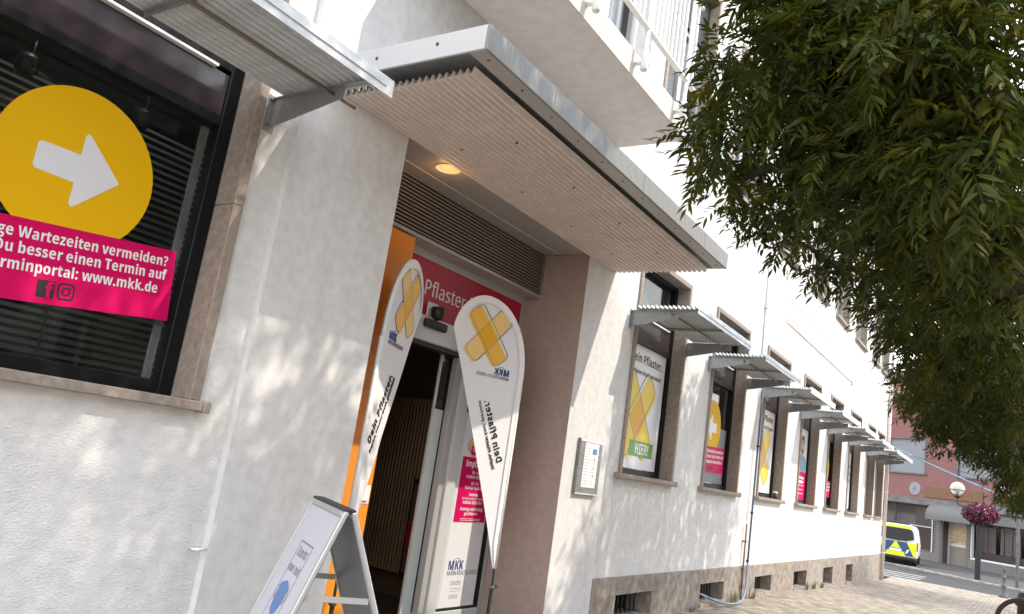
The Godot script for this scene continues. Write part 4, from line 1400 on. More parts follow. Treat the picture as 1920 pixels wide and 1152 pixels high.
func build_sandwich_board() -> void:
	var ra := Vector3(3.18, 1.32, 0.77)
	var rb := Vector3(2.84, 1.32, 1.35)
	var u := (rb - ra).normalized()
	var n := Vector3(-u.z, 0, u.x)
	if n.x > 0:
		n = -n
	var t := thing("sandwich_board", "grey framed folding board with a face mask notice on the pavement", "sandwich board", "", (ra + rb) / 2.0 - Vector3.UP * 1.32)
	var len := ra.distance_to(rb)
	for side in 2:
		var out := n if side == 0 else -n
		var spread := 0.45 if side == 0 else 0.55
		var down := (out * spread - Vector3.UP * 1.30).normalized()
		var h := sqrt(spread * spread + 1.69) - 0.02
		# local frame: x along the ridge as seen from outside, y up the panel, z outward
		var ax := -u if side == 1 else u
		var ay := -down
		var az := ax.cross(ay)
		if az.dot(out) < 0:
			ax = -ax
			az = ax.cross(ay)
		var xf := Transform3D(Basis(ax, ay, az), Vector3.UP * 1.32 + out * 0.018)
		var hw := len / 2.0
		var pan := MeshInstance3D.new()
		var st := begin()
		box(st, Vector3(-hw + 0.03, -h + 0.03, -0.006), Vector3(hw - 0.03, -0.03, 0.0))
		pan = obj("front_panel" if side == 0 else "rear_panel", st, M.panel_dark, t)
		pan.transform = xf
		for e in [[-hw, -hw + 0.032, -h, 0.0], [hw - 0.032, hw, -h, 0.0], [-hw + 0.0325, hw - 0.0325, -0.032, 0.0], [-hw + 0.0325, hw - 0.0325, -h, -h + 0.032]]:
			one_box("frame_rail", Vector3(e[0], e[2], -0.012), Vector3(e[1], e[3], 0.012), M.alu, pan, 0.005)
		if side == 0:
			one_box("poster_sheet", Vector3(-hw + 0.034, -h + 0.034, 0.0015), Vector3(hw - 0.034, -0.034, 0.003), M.board_film, pan)
			var z := 0.0035
			st = begin()
			for e in [[-0.125, 0.125, -0.22, -0.212], [-0.125, 0.125, -0.70, -0.692], [-0.125, -0.120, -0.691, -0.221], [0.120, 0.125, -0.691, -0.221]]:
				box(st, Vector3(e[0], e[2], z), Vector3(e[1], e[3], z + 0.001))
			obj("notice_border", st, M.ink_mauve, pan)
			text(pan, "Zutritt", 0.062, M.ink_grey, at(0, -0.265, z + 0.001), false, 1, 0.001, 1.1)
			text(pan, "nur mit", 0.062, M.ink_grey, at(0, -0.345, z + 0.001), false, 1, 0.001, 1.1)
			text(pan, "Maske", 0.062, M.ink_grey, at(0, -0.645, z + 0.001), false, 1, 0.001, 1.1)
			st = begin()
			prism(st, PackedVector2Array([Vector2(-0.085, -0.43), Vector2(-0.04, -0.415), Vector2(0.0, -0.405), Vector2(0.04, -0.415), Vector2(0.085, -0.43), Vector2(0.082, -0.50), Vector2(0.055, -0.555), Vector2(0.0, -0.585), Vector2(-0.055, -0.555), Vector2(-0.082, -0.50)]), z + 0.0005, z + 0.0015)
			obj("mask_picture", st, M.mask_blue, pan)
			st = begin()
			for k in 3:
				box(st, Vector3(-0.035, -0.465 - k * 0.022, z + 0.002), Vector3(0.035, -0.462 - k * 0.022, z + 0.0026))
			for s in [-1.0, 1.0]:
				for k in 6:
					var a0 := Vector3(s * (0.085 + 0.03 * sin(PI * k / 6.0)), -0.435 - 0.075 * k / 6.0, z + 0.001)
					var a1 := Vector3(s * (0.085 + 0.03 * sin(PI * (k + 1) / 6.0)), -0.435 - 0.075 * (k + 1) / 6.0, z + 0.001)
					tube(st, [a0, a1], 0.0015, 4)
			obj("mask_lines", st, M.ink_mauve, pan)
	# hinge bar and spacer bars
	var st := begin()
	var rid := Basis(u, Vector3.UP, u.cross(Vector3.UP))
	cbox(st, Vector3(0, 1.322, 0), Vector3(len * 0.96, 0.02, 0.06), 0.004, Transform3D(rid, Vector3.ZERO))
	obj("hinge", st, M.dark_steel, t)
	for s in [-1.0, 1.0]:
		st = begin()
		var e: Vector3 = u * s * (len / 2 - 0.03)
		var y := 0.92
		var k := (1.32 - y) / 1.30
		var p: Vector3 = e + n * 0.45 * k + Vector3.UP * y
		var q: Vector3 = e - n * 0.55 * k + Vector3.UP * y
		var d := (q - p)
		box(st, Vector3(0, -0.014, -0.003), Vector3(d.length(), 0.014, 0.003), 0.001, Transform3D(Basis(d.normalized(), Vector3.UP, d.normalized().cross(Vector3.UP)), p))
		obj("spacer_bar", st, M.alu, t)


# ---------------------------------------------------------------- across the street

func build_pink_building() -> void:
	var b := thing("pink_building", "pink house across the street with grey roller shutters and an old shop front", "building", "", Vector3(55.49, -0.28, -1.34), -2.1355)
	var shop := [-9.0, 0.95, 0.56, 3.18]
	var shop2 := [3.38, 9.2, 0.56, 2.55]
	var recess := [1.62, 3.08, -0.2, 2.6]
	var up := []
	for s in [-7.2, -2.45, 2.36, 7.1]:
		up.append([s, s + 2.75, 5.12, 7.2])
	var st := begin()
	wall(st, -14.0, 11.0, 3.6, 8.5, 0.0, up)
	face(st, [Vector3(-14, -0.3, 0), Vector3(-14, 8.5, 0), Vector3(-14, 8.5, -9), Vector3(-14, -0.3, -9)], Vector3.LEFT)
	face(st, [Vector3(11, -0.3, 0), Vector3(11, 8.5, 0), Vector3(11, 8.5, -9), Vector3(11, -0.3, -9)], Vector3.RIGHT)
	face(st, [Vector3(-14, -0.3, -9), Vector3(11, -0.3, -9), Vector3(11, 8.5, -9), Vector3(-14, 8.5, -9)], Vector3(0, 0, -1))
	box(st, Vector3(-14.0, 8.5, -9.0), Vector3(11.0, 9.9, 0.04))
	obj("wall", st, M.pink, b)
	st = begin()
	face(st, [Vector3(-14.4, 9.85, 0.5), Vector3(11.4, 9.85, 0.5), Vector3(11.4, 12.6, -4.5), Vector3(-14.4, 12.6, -4.5)], Vector3(0, 1, 1))
	face(st, [Vector3(-14.4, 9.85, -9.5), Vector3(11.4, 9.85, -9.5), Vector3(11.4, 12.6, -4.5), Vector3(-14.4, 12.6, -4.5)], Vector3(0, 1, -1))
	obj("roof", st, M.roof_tile, b)
	# ground floor: tiled base and piers, concrete band above the shop
	st = begin()
	wall(st, -14.0, 11.0, -0.3, 3.2, -0.01, [shop, shop2, recess])
	face(st, [Vector3(1.62, -0.2, -0.01), Vector3(1.62, 2.6, -0.01), Vector3(1.62, 2.6, -0.5), Vector3(1.62, -0.2, -0.5)], Vector3.RIGHT)
	face(st, [Vector3(3.08, -0.2, -0.01), Vector3(3.08, 2.6, -0.01), Vector3(3.08, 2.6, -0.5), Vector3(3.08, -0.2, -0.5)], Vector3.LEFT)
	obj("tile_backing", st, M.tile_joint, b)
	var tiles := begin()
	for row in 40:
		var y := -0.05 + row * 0.08
		var s := -4.0 + (0.12 if row % 2 else 0.0)
		while s < 8.4:
			var e := s + 0.232
			var inside := false
			for h in [shop, shop2, recess]:
				if e > h[0] and s < h[1] and y + 0.07 > h[2] and y < h[3]:
					inside = true
			if not inside and y < 3.05:
				box(tiles, Vector3(s, y, -0.009), Vector3(e, y + 0.072, 0.006 + 0.004 * sin(s * 40.0 + row)))
			s += 0.24
	var ti := obj("wall_tiles", tiles, M.grey_tile, b)
	ti.set_meta("kind", "stuff")
	one_box("concrete_band", Vector3(-14.0, 3.2, -0.2), Vector3(11.0, 3.6, 0.12), M.concrete, b, 0.01)
	one_box("name_board", Vector3(0.28, 3.70, 0.002), Vector3(4.05, 4.32, 0.05), M.board_brown, b, 0.006)
	st = begin()
	lathe(st, [Vector2(0, 0.03), Vector2(0.38, 0.03), Vector2(0.40, 0.0)], 32, Transform3D(Basis(Vector3.RIGHT, PI / 2), Vector3(-0.38, 4.14, 0.0)))
	obj("round_sign", st, M.shutter, b)
	st = begin()
	for k in 6:
		cbox(st, Vector3(0, 0, 0.0325), Vector3(0.5, 0.012, 0.003), 0.0, Transform3D(Basis(Vector3(0, 0, 1), k * PI / 6.0), Vector3(-0.38, 4.14, 0.0)))
	obj("faded_spokes", st, M.concrete, b)
	for w in up:
		var win := Node3D.new()
		win.name = "shuttered_window"
		b.add_child(win, true)
		one_box("window_frame", Vector3(w[0], w[2] - 0.12, -0.12), Vector3(w[1] + 0.1, w[2] - 0.001, 0.08), M.concrete, win, 0.01)
		one_box("window_frame", Vector3(w[0], w[3] + 0.001, -0.12), Vector3(w[1], w[3] + 0.07, 0.03), M.concrete, win, 0.01)
		for x in [w[0], w[1] - 0.1]:
			one_box("window_frame", Vector3(x, w[2], -0.12), Vector3(x + 0.1, w[3], 0.025), M.concrete, win, 0.01)
		for k in 34:
			var y: float = w[2] + k * 0.0612
			if y + 0.058 < w[3]:
				one_box("shutter_slat", Vector3(w[0] + 0.1, y, -0.11), Vector3(w[1] - 0.1, y + 0.057, -0.09), M.shutter, win, 0.008)
	# left shop window
	var sw := Node3D.new()
	sw.name = "shop_window"
	b.add_child(sw, true)
	one_box("backing", Vector3(-9.0, 0.5, -1.4), Vector3(0.95, 3.2, -1.35), M.shop_dark, sw)
	one_box("pane", Vector3(-9.0, 0.56, -0.16), Vector3(0.9, 3.18, -0.15), M.shop_glass, sw)
	one_box("frame", Vector3(0.88, 0.5, -0.2), Vector3(0.95, 3.18, 0.03), M.side_metal, sw, 0.008)
	one_box("frame", Vector3(-9.0, 0.5, -0.2), Vector3(0.879, 0.57, 0.03), M.concrete, sw, 0.008)
	one_box("glazing_bar", Vector3(-9.0, 1.9, -0.2), Vector3(0.879, 1.95, -0.09), M.side_metal, sw, 0.006)
	one_box("inner_panel", Vector3(-9.0, 0.57, -0.4), Vector3(0.85, 1.88, -0.35), M.shop_dark, sw)
	one_box("inner_panel", Vector3(-0.55, 1.95, -0.42), Vector3(0.85, 3.15, -0.38), M.shop_dark, sw)
	one_box("inner_post", Vector3(-2.1, 1.95, -0.5), Vector3(-2.0, 3.18, -0.4), M.black, sw)
	one_box("inner_cloth", Vector3(-2.9, 1.95, -0.7), Vector3(-0.7, 2.6, -0.66), M.curtain, sw)
	# right shop window with curtains
	sw = Node3D.new()
	sw.name = "shop_window"
	b.add_child(sw, true)
	one_box("backing", Vector3(3.4, 0.5, -1.4), Vector3(9.2, 2.6, -1.35), M.shop_dark, sw)
	one_box("pane", Vector3(3.44, 0.62, -0.16), Vector3(9.2, 2.55, -0.15), M.shop_glass, sw)
	one_box("frame", Vector3(3.38, 0.5, -0.2), Vector3(3.44, 2.55, 0.03), M.side_metal, sw, 0.008)
	one_box("frame", Vector3(3.441, 0.5, -0.2), Vector3(9.2, 0.6, 0.03), M.side_metal, sw, 0.008)
	one_box("inner_panel", Vector3(3.44, 0.62, -0.45), Vector3(9.2, 0.98, -0.4), M.shop_dark, sw)
	for k in 24:
		if k % 6 == 4 or k == 11 or k == 12 or k == 17:
			continue
		one_box("curtain_fold", Vector3(3.5 + k * 0.235, 0.98, -0.7 + 0.04 * (k % 2)), Vector3(3.72 + k * 0.235, 2.5, -0.65 + 0.04 * (k % 2)), M.curtain, sw, 0.02)
	# recessed door
	var d := Node3D.new()
	d.name = "shop_door"
	b.add_child(d, true)
	one_box("door_frame", Vector3(1.63, -0.2, -0.5), Vector3(1.75, 2.45, -0.42), M.grey_metal, d, 0.01)
	one_box("door_frame", Vector3(2.97, -0.2, -0.5), Vector3(3.07, 2.45, -0.42), M.grey_metal, d, 0.01)
	for y in [-0.2, 1.05, 2.3]:
		one_box("door_rail", Vector3(1.751, y, -0.495), Vector3(2.969, y + 0.13, -0.425), M.grey_metal, d, 0.01)
	one_box("lower_panel", Vector3(1.751, -0.07, -0.48), Vector3(2.969, 1.05, -0.46), M.door_board, d)
	one_box("upper_pane", Vector3(1.751, 1.18, -0.48), Vector3(2.969, 2.3, -0.46), M.door_pane, d)
	for k in 5:
		var st2 := begin()
		var a := Vector3(1.76, 1.2, -0.455)
		var e := Vector3(2.95, 1.3 + k * 0.24, -0.455)
		tube(st2, [a, e], 0.008, 4)
		if k > 0:
			var f1 := k / 5.0
			tube(st2, [Vector3(lerpf(2.9, 2.0, f1), 1.22, -0.455), Vector3(lerpf(2.93, 2.1, f1), lerpf(1.3, 2.2, f1), -0.455), Vector3(1.8, lerpf(1.3, 2.26, f1), -0.455)], 0.007, 4)
		if k in [1, 4, 2]:
			obj("lead_line", st2, M.tile_joint, d)
	one_box("door_handle", Vector3(2.90, 0.86, -0.42), Vector3(2.99, 1.06, -0.37), M.black, d, 0.01)
	one_box("lintel", Vector3(1.62, 2.46, -0.5), Vector3(3.08, 2.6, -0.3), M.tile_joint, d)
	# the dome awning over the door
	st = begin(true)
	var n := 10
	for i in n:
		var a := PI / 2 * i / n
		var c := PI / 2 * (i + 1) / n
		face(st, [Vector3(1.05, 2.62 + 0.72 * cos(a), 0.01 + 0.85 * sin(a)), Vector3(3.9, 2.62 + 0.72 * cos(a), 0.01 + 0.85 * sin(a)), Vector3(3.9, 2.62 + 0.72 * cos(c), 0.01 + 0.85 * sin(c)), Vector3(1.05, 2.62 + 0.72 * cos(c), 0.01 + 0.85 * sin(c))], Vector3(0, 1, 1))
	obj("dome_awning", st, M.canvas, b)
	st = begin()
	for x in [1.05, 3.9]:
		var fan := []
		for i in n + 1:
			var a := PI / 2 * i / n
			fan.append(Vector3(x, 2.62 + 0.72 * cos(a), 0.01 + 0.85 * sin(a)))
		fan.append(Vector3(x, 2.62, 0.01))
		face(st, fan, Vector3(-1 if x < 2 else 1, 0, 0))
	obj("awning_side", st, M.canvas, b)
	st = begin()
	for k in 13:
		var x := 1.05 + k * 0.2192
		var poly := PackedVector2Array([Vector2(x, 2.62)])
		for i in 7:
			poly.append(Vector2(x + 0.2192 * i / 6.0, 2.46 - 0.07 * sin(PI * i / 6.0)))
		poly.append(Vector2(x + 0.2192, 2.62))
		prism(st, poly, 0.855, 0.86)
	obj("scalloped_valance", st, M.canvas, b)


func build_van() -> void:
	var v := thing("police_van", "white van with yellow and blue rear markings parked beyond the building's corner", "van", "", Vector3(43.4, -0.35, -1.14), 0.06)
	# local: +x forward; the rear is at x = 0
	var secs := [[0.0, 0.96, 1.0], [0.12, 1.0, 1.0], [1.5, 1.0, 1.0], [3.3, 1.0, 1.0], [4.1, 0.98, 0.72], [4.85, 0.90, 0.58], [5.0, 0.84, 0.5]]
	var half := [Vector2(0.90, 0.42), Vector2(0.95, 0.6), Vector2(0.955, 1.02), Vector2(0.93, 1.25), Vector2(0.84, 1.76), Vector2(0.74, 1.90), Vector2(0.5, 1.955), Vector2(0.0, 1.97)]
	var loop := []
	for p in half:
		loop.append(p)
	for k in range(half.size() - 2, -1, -1):
		loop.append(Vector2(-half[k].x, half[k].y))
	var st := begin(true)
	var rings := []
	for s in secs:
		var ringp := []
		for p in loop:
			var y: float = p.y if p.y < 1.05 else 1.05 + (p.y - 1.05) * (1.0 if s[2] >= 0.99 else (s[2] - 0.5) * 1.6)
			ringp.append(Vector3(s[0] + (0.10 * (p.y - 1.0) if s[0] < 0.01 and p.y > 1.0 else 0.0), y, p.x * s[1]))
		rings.append(ringp)
	for i in rings.size() - 1:
		for k in loop.size() - 1:
			var q := [rings[i][k], rings[i][k + 1], rings[i + 1][k + 1], rings[i + 1][k]]
			face(st, q, (q[0] + q[2]) / 2.0 - Vector3((q[0].x + q[2].x) / 2.0, 0.9, 0))
	obj("body", st, M.van_white, v)
	st = begin()
	face(st, rings[0], Vector3.LEFT)
	face(st, rings[-1], Vector3.RIGHT)
	obj("tailgate", st, M.van_white, v)
	var rear := Transform3D(Basis(Vector3(0, 0, 1), Vector3(0.0995, 0.995, 0).normalized(), Vector3(-0.995, 0.0995, 0).normalized()), Vector3(-0.002, 1.0, 0))
	var flat := Transform3D(Basis(Vector3(0, 0, 1), Vector3(0, 1, 0), Vector3(-1, 0, 0)), Vector3(-0.002, 0, 0))
	st = begin()
	prism(st, PackedVector2Array([Vector2(-0.78, 0.30), Vector2(-0.45, 0.2), Vector2(0.0, 0.17), Vector2(0.45, 0.2), Vector2(0.78, 0.30), Vector2(0.74, 0.60), Vector2(0.68, 0.73), Vector2(0.5, 0.77), Vector2(-0.5, 0.77), Vector2(-0.68, 0.73), Vector2(-0.74, 0.60)]), 0.0, 0.012, rear)
	obj("rear_window", st, M.van_glass, v)
	st = begin()
	prism(st, PackedVector2Array([Vector2(-0.72, 0.78), Vector2(0.72, 0.78), Vector2(0.62, 0.90), Vector2(-0.62, 0.90)]), 0.0, 0.010, rear)
	obj("yellow_roof_edge", st, M.van_yellow, v)
	# blue field with yellow bands
	st = begin()
	prism(st, PackedVector2Array([Vector2(-0.88, 0.50), Vector2(0.88, 0.50), Vector2(0.90, 1.12), Vector2(0.5, 1.14), Vector2(0.0, 1.13), Vector2(-0.5, 1.14), Vector2(-0.90, 1.12)]), 0.0, 0.006, flat)
	obj("blue_field", st, M.van_blue, v)
	for s in [-1.0, 1.0]:
		st = begin()
		prism(st, PackedVector2Array([Vector2(s * 0.90, 0.52), Vector2(s * 0.91, 1.14), Vector2(s * 0.48, 1.14), Vector2(s * 0.78, 0.52)]), 0.007, 0.010, flat)
		obj("yellow_band", st, M.van_yellow, v)
		st = begin()
		box(st, Vector3(-0.02, 0.78, s * 0.965 - 0.05), Vector3(0.05, 1.2, s * 0.965 + 0.0), 0.01)
		obj("tail_light", st, M.tail_red, v)
		st = begin()
		prism(st, PackedVector2Array([Vector2(s * 0.42, 0.62), Vector2(s * 0.5, 0.62), Vector2(s * 0.62, 0.82), Vector2(s * 0.5, 0.8)]), 0.007, 0.010, flat)
		obj("white_fleck", st, M.van_white, v)
	st = begin()
	prism(st, PackedVector2Array([Vector2(-0.22, 0.82), Vector2(0.22, 0.82), Vector2(0.05, 1.10), Vector2(-0.05, 1.10)]), 0.011, 0.013, flat)
	prism(st, PackedVector2Array([Vector2(-0.46, 0.46), Vector2(0.46, 0.46), Vector2(0.36, 0.68), Vector2(-0.36, 0.68)]), 0.011, 0.013, flat)
	obj("yellow_centre", st, M.van_yellow, v)
	one_box("number_plate", Vector3(-0.03, 0.68, -0.27), Vector3(-0.016, 0.79, 0.27), M.paper, v, 0.003)
	st = begin()
	lathe(st, [Vector2(0, 0.016), Vector2(0.05, 0.016), Vector2(0.055, 0.0)], 16, Transform3D(Basis(Vector3(0, 0, 1), PI / 2), Vector3(-0.0, 1.13, 0)))
	obj("emblem", st, M.alu, v)
	one_box("rear_bumper", Vector3(-0.12, 0.30, -0.93), Vector3(0.1, 0.47, 0.93), M.black, v, 0.04)
	one_box("underbody", Vector3(0.1, 0.22, -0.85), Vector3(4.7, 0.45, 0.85), M.black, v, 0.02)
	st = begin()
	box(st, Vector3(0.25, 1.965, -0.55), Vector3(0.55, 2.06, 0.55), 0.03)
	obj("light_bar", st, M.black, v)
	for x in [0.95, 4.1]:
		for s in [-1.0, 1.0]:
			var w := begin(true)
			lathe(w, [Vector2(0.19, -0.11), Vector2(0.31, -0.11), Vector2(0.335, -0.07), Vector2(0.335, 0.07), Vector2(0.31, 0.11), Vector2(0.19, 0.11)], 24, Transform3D(Basis(Vector3.RIGHT, PI / 2), Vector3(x, 0.335, s * 0.80)))
			var ty := obj("wheel", w, M.tyre, v)
			w = begin(true)
			lathe(w, [Vector2(0, -0.08), Vector2(0.19, -0.1), Vector2(0.19, 0.1), Vector2(0, 0.08)], 20, Transform3D(Basis(Vector3.RIGHT, PI / 2), Vector3(x, 0.335, s * 0.80)))
			obj("rim", w, M.alu, ty)
	for s in [-1.0, 1.0]:
		st = begin()
		box(st, Vector3(1.0, 1.2, s * 0.915 - 0.03), Vector3(3.4, 1.65, s * 0.915 + 0.01), 0.02, Transform3D(Basis(Vector3.RIGHT, -s * 0.16), Vector3(0, 0.02, s * 0.13)))
		obj("side_window", st, M.van_glass, v)


func build_street_things() -> void:
	# lamp with two globes, and the flower basket on its post
	var t := thing("street_lamp", "dark street lamp post with two clear globes on curved arms", "lamp", "", Vector3(41.75, -0.28, 2.35))
	one_box("post", Vector3(-0.11, 0.0, -0.11), Vector3(0.11, 1.25, 0.11), M.dark_steel, t, 0.012)
	one_box("upper_post", Vector3(-0.085, 1.251, -0.085), Vector3(0.085, 3.1, 0.085), M.dark_steel, t, 0.012)
	for s in [-1.0, 1.0]:
		var st := begin(true)
		var pts := []
		for k in 9:
			var a := PI / 2 * k / 8.0
			pts.append(Vector3(0, 2.95 + 0.28 * (1.0 - cos(a)) + 0.2 * sin(a) * 0.2, s * (0.05 + 0.82 * sin(a))))
		pts.append(Vector3(0, 3.42, s * 0.87))
		tube(st, pts, 0.03, 8)
		obj("arm", st, M.dark_steel, t)
		st = begin(true)
		var prof := []
		for k in 17:
			var a := PI * k / 16.0
			prof.append(Vector2(0.30 * sin(a), 3.83 - 0.30 * cos(a)))
		lathe(st, prof, 24, at(0, 0, s * 0.87))
		obj("glass_globe", st, M.globe, t)
		st = begin(true)
		lathe(st, [Vector2(0, 3.40), Vector2(0.1, 3.42), Vector2(0.13, 3.52), Vector2(0.06, 3.56), Vector2(0.06, 3.7), Vector2(0, 3.74)], 14, at(0, 0, s * 0.87))
		obj("lamp_socket", st, M.dark_steel, t)
		st = begin(true)
		var rp := []
		for k in 25:
			rp.append(Vector3(cos(TAU * k / 24.0) * 0.31, 3.76, s * 0.87 + sin(TAU * k / 24.0) * 0.31))
		tube(st, rp, 0.018, 6)
		for k in 4:
			var c := Vector3(cos(TAU * k / 4.0 + 0.4), 0, sin(TAU * k / 4.0 + 0.4))
			tube(st, [Vector3(0, 3.76, s * 0.87) + c * 0.31, Vector3(0, 3.56, s * 0.87) + c * 0.26, Vector3(0, 3.44, s * 0.87) + c * 0.1], 0.012, 5)
		obj("globe_cage", st, M.dark_steel, t)
	var fl := thing("flower_basket", "large hanging mass of magenta petunias round the lamp post", "flowers", "", Vector3(41.75, 2.55, 2.35))
	for pass_no in 3:
		var st := begin()
		for k in [1500, 190, 700][pass_no]:
			var d := Vector3(rng.randfn(), rng.randfn() * 0.75, rng.randfn()).normalized() * pow(rng.randf(), 0.35)
			var p := Vector3(d.x * 0.66, d.y * 0.5, d.z * 0.76 + 0.05)
			var nn := (d + Vector3(rng.randfn(), rng.randfn(), rng.randfn()) * 0.5).normalized()
			var a := nn.cross(Vector3(0.3, 1, 0.2)).normalized()
			var b := nn.cross(a)
			var r := [0.045, 0.04, 0.05][pass_no] as float
			var q := []
			for j in 5:
				q.append(p + (a * cos(TAU * j / 5.0) + b * sin(TAU * j / 5.0)) * r + nn * 0.008 * (j % 2))
			face(st, q, nn)
		var o := obj(["petals", "pale_petals", "foliage"][pass_no], st, [M.petal, M.petal_pale, M.leaf_0][pass_no], fl)
		o.set_meta("kind", "stuff")
	# bollard
	t = thing("bollard", "slim grey ringed metal bollard at the kerb in front of the lamp", "bollard", "", Vector3(32.95, -0.31, 3.48))
	var st := begin(true)
	lathe(st, [Vector2(0.15, 0), Vector2(0.15, 0.05), Vector2(0.10, 0.12), Vector2(0.075, 0.16), Vector2(0.075, 0.36), Vector2(0.095, 0.37), Vector2(0.095, 0.40), Vector2(0.06, 0.41), Vector2(0.055, 0.64), Vector2(0.075, 0.65), Vector2(0.075, 0.68), Vector2(0.05, 0.69), Vector2(0.048, 0.90), Vector2(0.08, 0.91), Vector2(0.08, 0.94), Vector2(0.03, 0.96), Vector2(0.045, 0.99), Vector2(0.03, 1.02), Vector2(0, 1.03)], 16)
	obj("shaft", st, M.concrete, t)
	t = thing("sign_post", "plain grey steel post at the kerb right of the flower lamp", "post", "", Vector3(40.6, -0.28, 3.82))
	st = begin(true)
	lathe(st, [Vector2(0.06, 0), Vector2(0.06, 3.3), Vector2(0.05, 3.33), Vector2(0, 3.34)], 12)
	obj("post", st, M.concrete, t)
	# bicycle hoop and dark post at the right edge
	t = thing("bicycle_hoop", "dark round-topped bicycle hoop at the lower right corner", "bicycle stand", "", Vector3(12.6, 0, 4.02))
	st = begin(true)
	var pts := [Vector3(0, 0, -0.29), Vector3(0, 0.6, -0.29)]
	for k in range(1, 16):
		var a := PI * k / 16.0
		pts.append(Vector3(0, 0.62 + 0.29 * sin(a), -0.29 * cos(a)))
	pts.append_array([Vector3(0, 0.6, 0.29), Vector3(0, 0, 0.29)])
	tube(st, pts, 0.03, 10)
	obj("hoop", st, M.dark_steel, t)
	t = thing("dark_post", "dark squat post at the right edge behind the bicycle hoop", "post", "", Vector3(14.6, 0, 4.06))
	st = begin(true)
	lathe(st, [Vector2(0.12, 0), Vector2(0.12, 0.7), Vector2(0.15, 0.72), Vector2(0.15, 0.78), Vector2(0.12, 0.82), Vector2(0.10, 0.9), Vector2(0, 0.92)], 16)
	obj("shaft", st, M.dark_steel, t)
	# cables from the building's corner over the pavement
	for i in 2:
		var a := Vector3(29.95, 4.22 - 0.1 * i, 0.06)
		var b := Vector3(22.0, 2.49 + 0.4 * i, 4.0)
		var e := a + (b - a) * 1.6
		var cab := []
		for k in 25:
			var s := k / 24.0
			cab.append(a.lerp(e, s) + Vector3.DOWN * 0.35 * s * (1.0 - s) * 1.0 + Vector3.UP * (0.08 if i == 0 else 0.0) * s)
		st = begin(true)
		tube(st, cab, 0.022 if i == 0 else 0.009, 6)
		tag(obj("overhead_cable", st, M.cable_blue if i == 0 else M.dark_steel), "thick blue cable slanting across from the building's corner" if i == 0 else "thin dark cable slanting across just above the blue one", "cable", "cables over the pavement")
	t = thing("cable_mast", "timber mast out on the pavement that holds the cables", "mast", "", Vector3(17.15, 0, 6.42))
	st = begin(true)
	lathe(st, [Vector2(0.09, -0.1), Vector2(0.075, 2.6), Vector2(0, 2.62)], 12)
	obj("mast", st, M.bark, t)


# unseen houses added behind the viewer, to darken what the panes reflect
func build_opposite_side() -> void:
	for i in 3:
		var x := -24.0 + i * 20.0
		var t := thing("added_opposite_house", ["sandstone coloured house added unseen behind the viewer, opposite the left window", "grey brown house added unseen behind the viewer, opposite the entrance", "brick coloured house added unseen behind the viewer, opposite the far awnings"][i], "house", "unseen houses added opposite the office building")
		var m := [M.concrete, M.plinth_1, M.board_brown][i] as Material
		one_box("wall", Vector3(x, -0.5, 25.0), Vector3(x + 19.6, 10.0 + i, 34.0), m, t)
		for k in 5:
			for j in 3:
				one_box("window", Vector3(x + 1.5 + k * 3.6, 1.2 + j * 3.1, 24.96), Vector3(x + 2.8 + k * 3.6, 3.0 + j * 3.1, 24.999), M.van_glass, t)
		var st := begin()
		prism(st, PackedVector2Array([Vector2(24.6, 10.0 + i), Vector2(34.4, 10.0 + i), Vector2(29.5, 13.5 + i)]), -x - 19.8, -x + 0.2, Transform3D(Basis(Vector3(0, 0, 1), Vector3.UP, Vector3.LEFT), Vector3.ZERO))
		obj("roof", st, M.roof_tile, t)


# ---------------------------------------------------------------- trees

# one compound ash leaf: a thin stalk with drooping narrow leaflets
func ash_leaf(pairs: int, droop: float, seed_value: int, scale: float) -> ArrayMesh:
	var g := RandomNumberGenerator.new()
	g.seed = seed_value
	var st := begin()
	var stalk := []
	for k in 6:
		var s := k / 5.0
		stalk.append(Vector3(0, -droop * s * s * 0.10, s * 0.17) * scale)
	for k in 5:
		var w := Vector3(0.0009, 0, 0) * scale
		face(st, [stalk[k] - w, stalk[k] + w, stalk[k + 1] + w, stalk[k + 1] - w], Vector3.UP)
	for k in pairs * 2 + 1:
		var s := 0.32 + 0.68 * floorf(k / 2.0) / maxf(1.0, pairs)
		var side := -1.0 if k % 2 == 0 else 1.0
		var base := Vector3(0, -droop * s * s * 0.10, s * 0.17) * scale
		var yaw := side * g.randf_range(0.75, 1.05)
		if k == pairs * 2:
			yaw = g.randf_range(-0.15, 0.15)
			base = stalk[5]
		var fall := g.randf_range(0.05, 0.75) * droop
		var dir := Vector3(sin(yaw) * cos(fall), -sin(fall), cos(yaw) * cos(fall))
		var len := g.randf_range(0.066, 0.088) * scale
		var wid := len * g.randf_range(0.115, 0.15)
		var across := dir.cross(Vector3(0, 1, 0)).normalized().rotated(dir, g.randf_range(-0.5, 0.5))
		var nrm := across.cross(dir)
		var curl := g.randf_range(0.05, 0.22) * len
		var mid := []
		var lw := [0.12, 0.85, 1.0, 0.62, 0.0]
		for j in 5:
			var q := j / 4.0
			mid.append(base + dir * (len * q + 0.004 * scale) - Vector3.UP * curl * q * q)
		for j in 4:
			for s2 in [-1.0, 1.0]:
				var e0: Vector3 = mid[j] + (across * s2 + nrm * 0.35) * wid * lw[j]
				var e1: Vector3 = mid[j + 1] + (across * s2 + nrm * 0.35) * wid * lw[j + 1]
				if j < 3:
					face(st, [mid[j], e0, e1, mid[j + 1]], nrm)
				else:
					face(st, [mid[j], e0, mid[j + 1]], nrm)
	st.generate_normals()
	return st.commit()


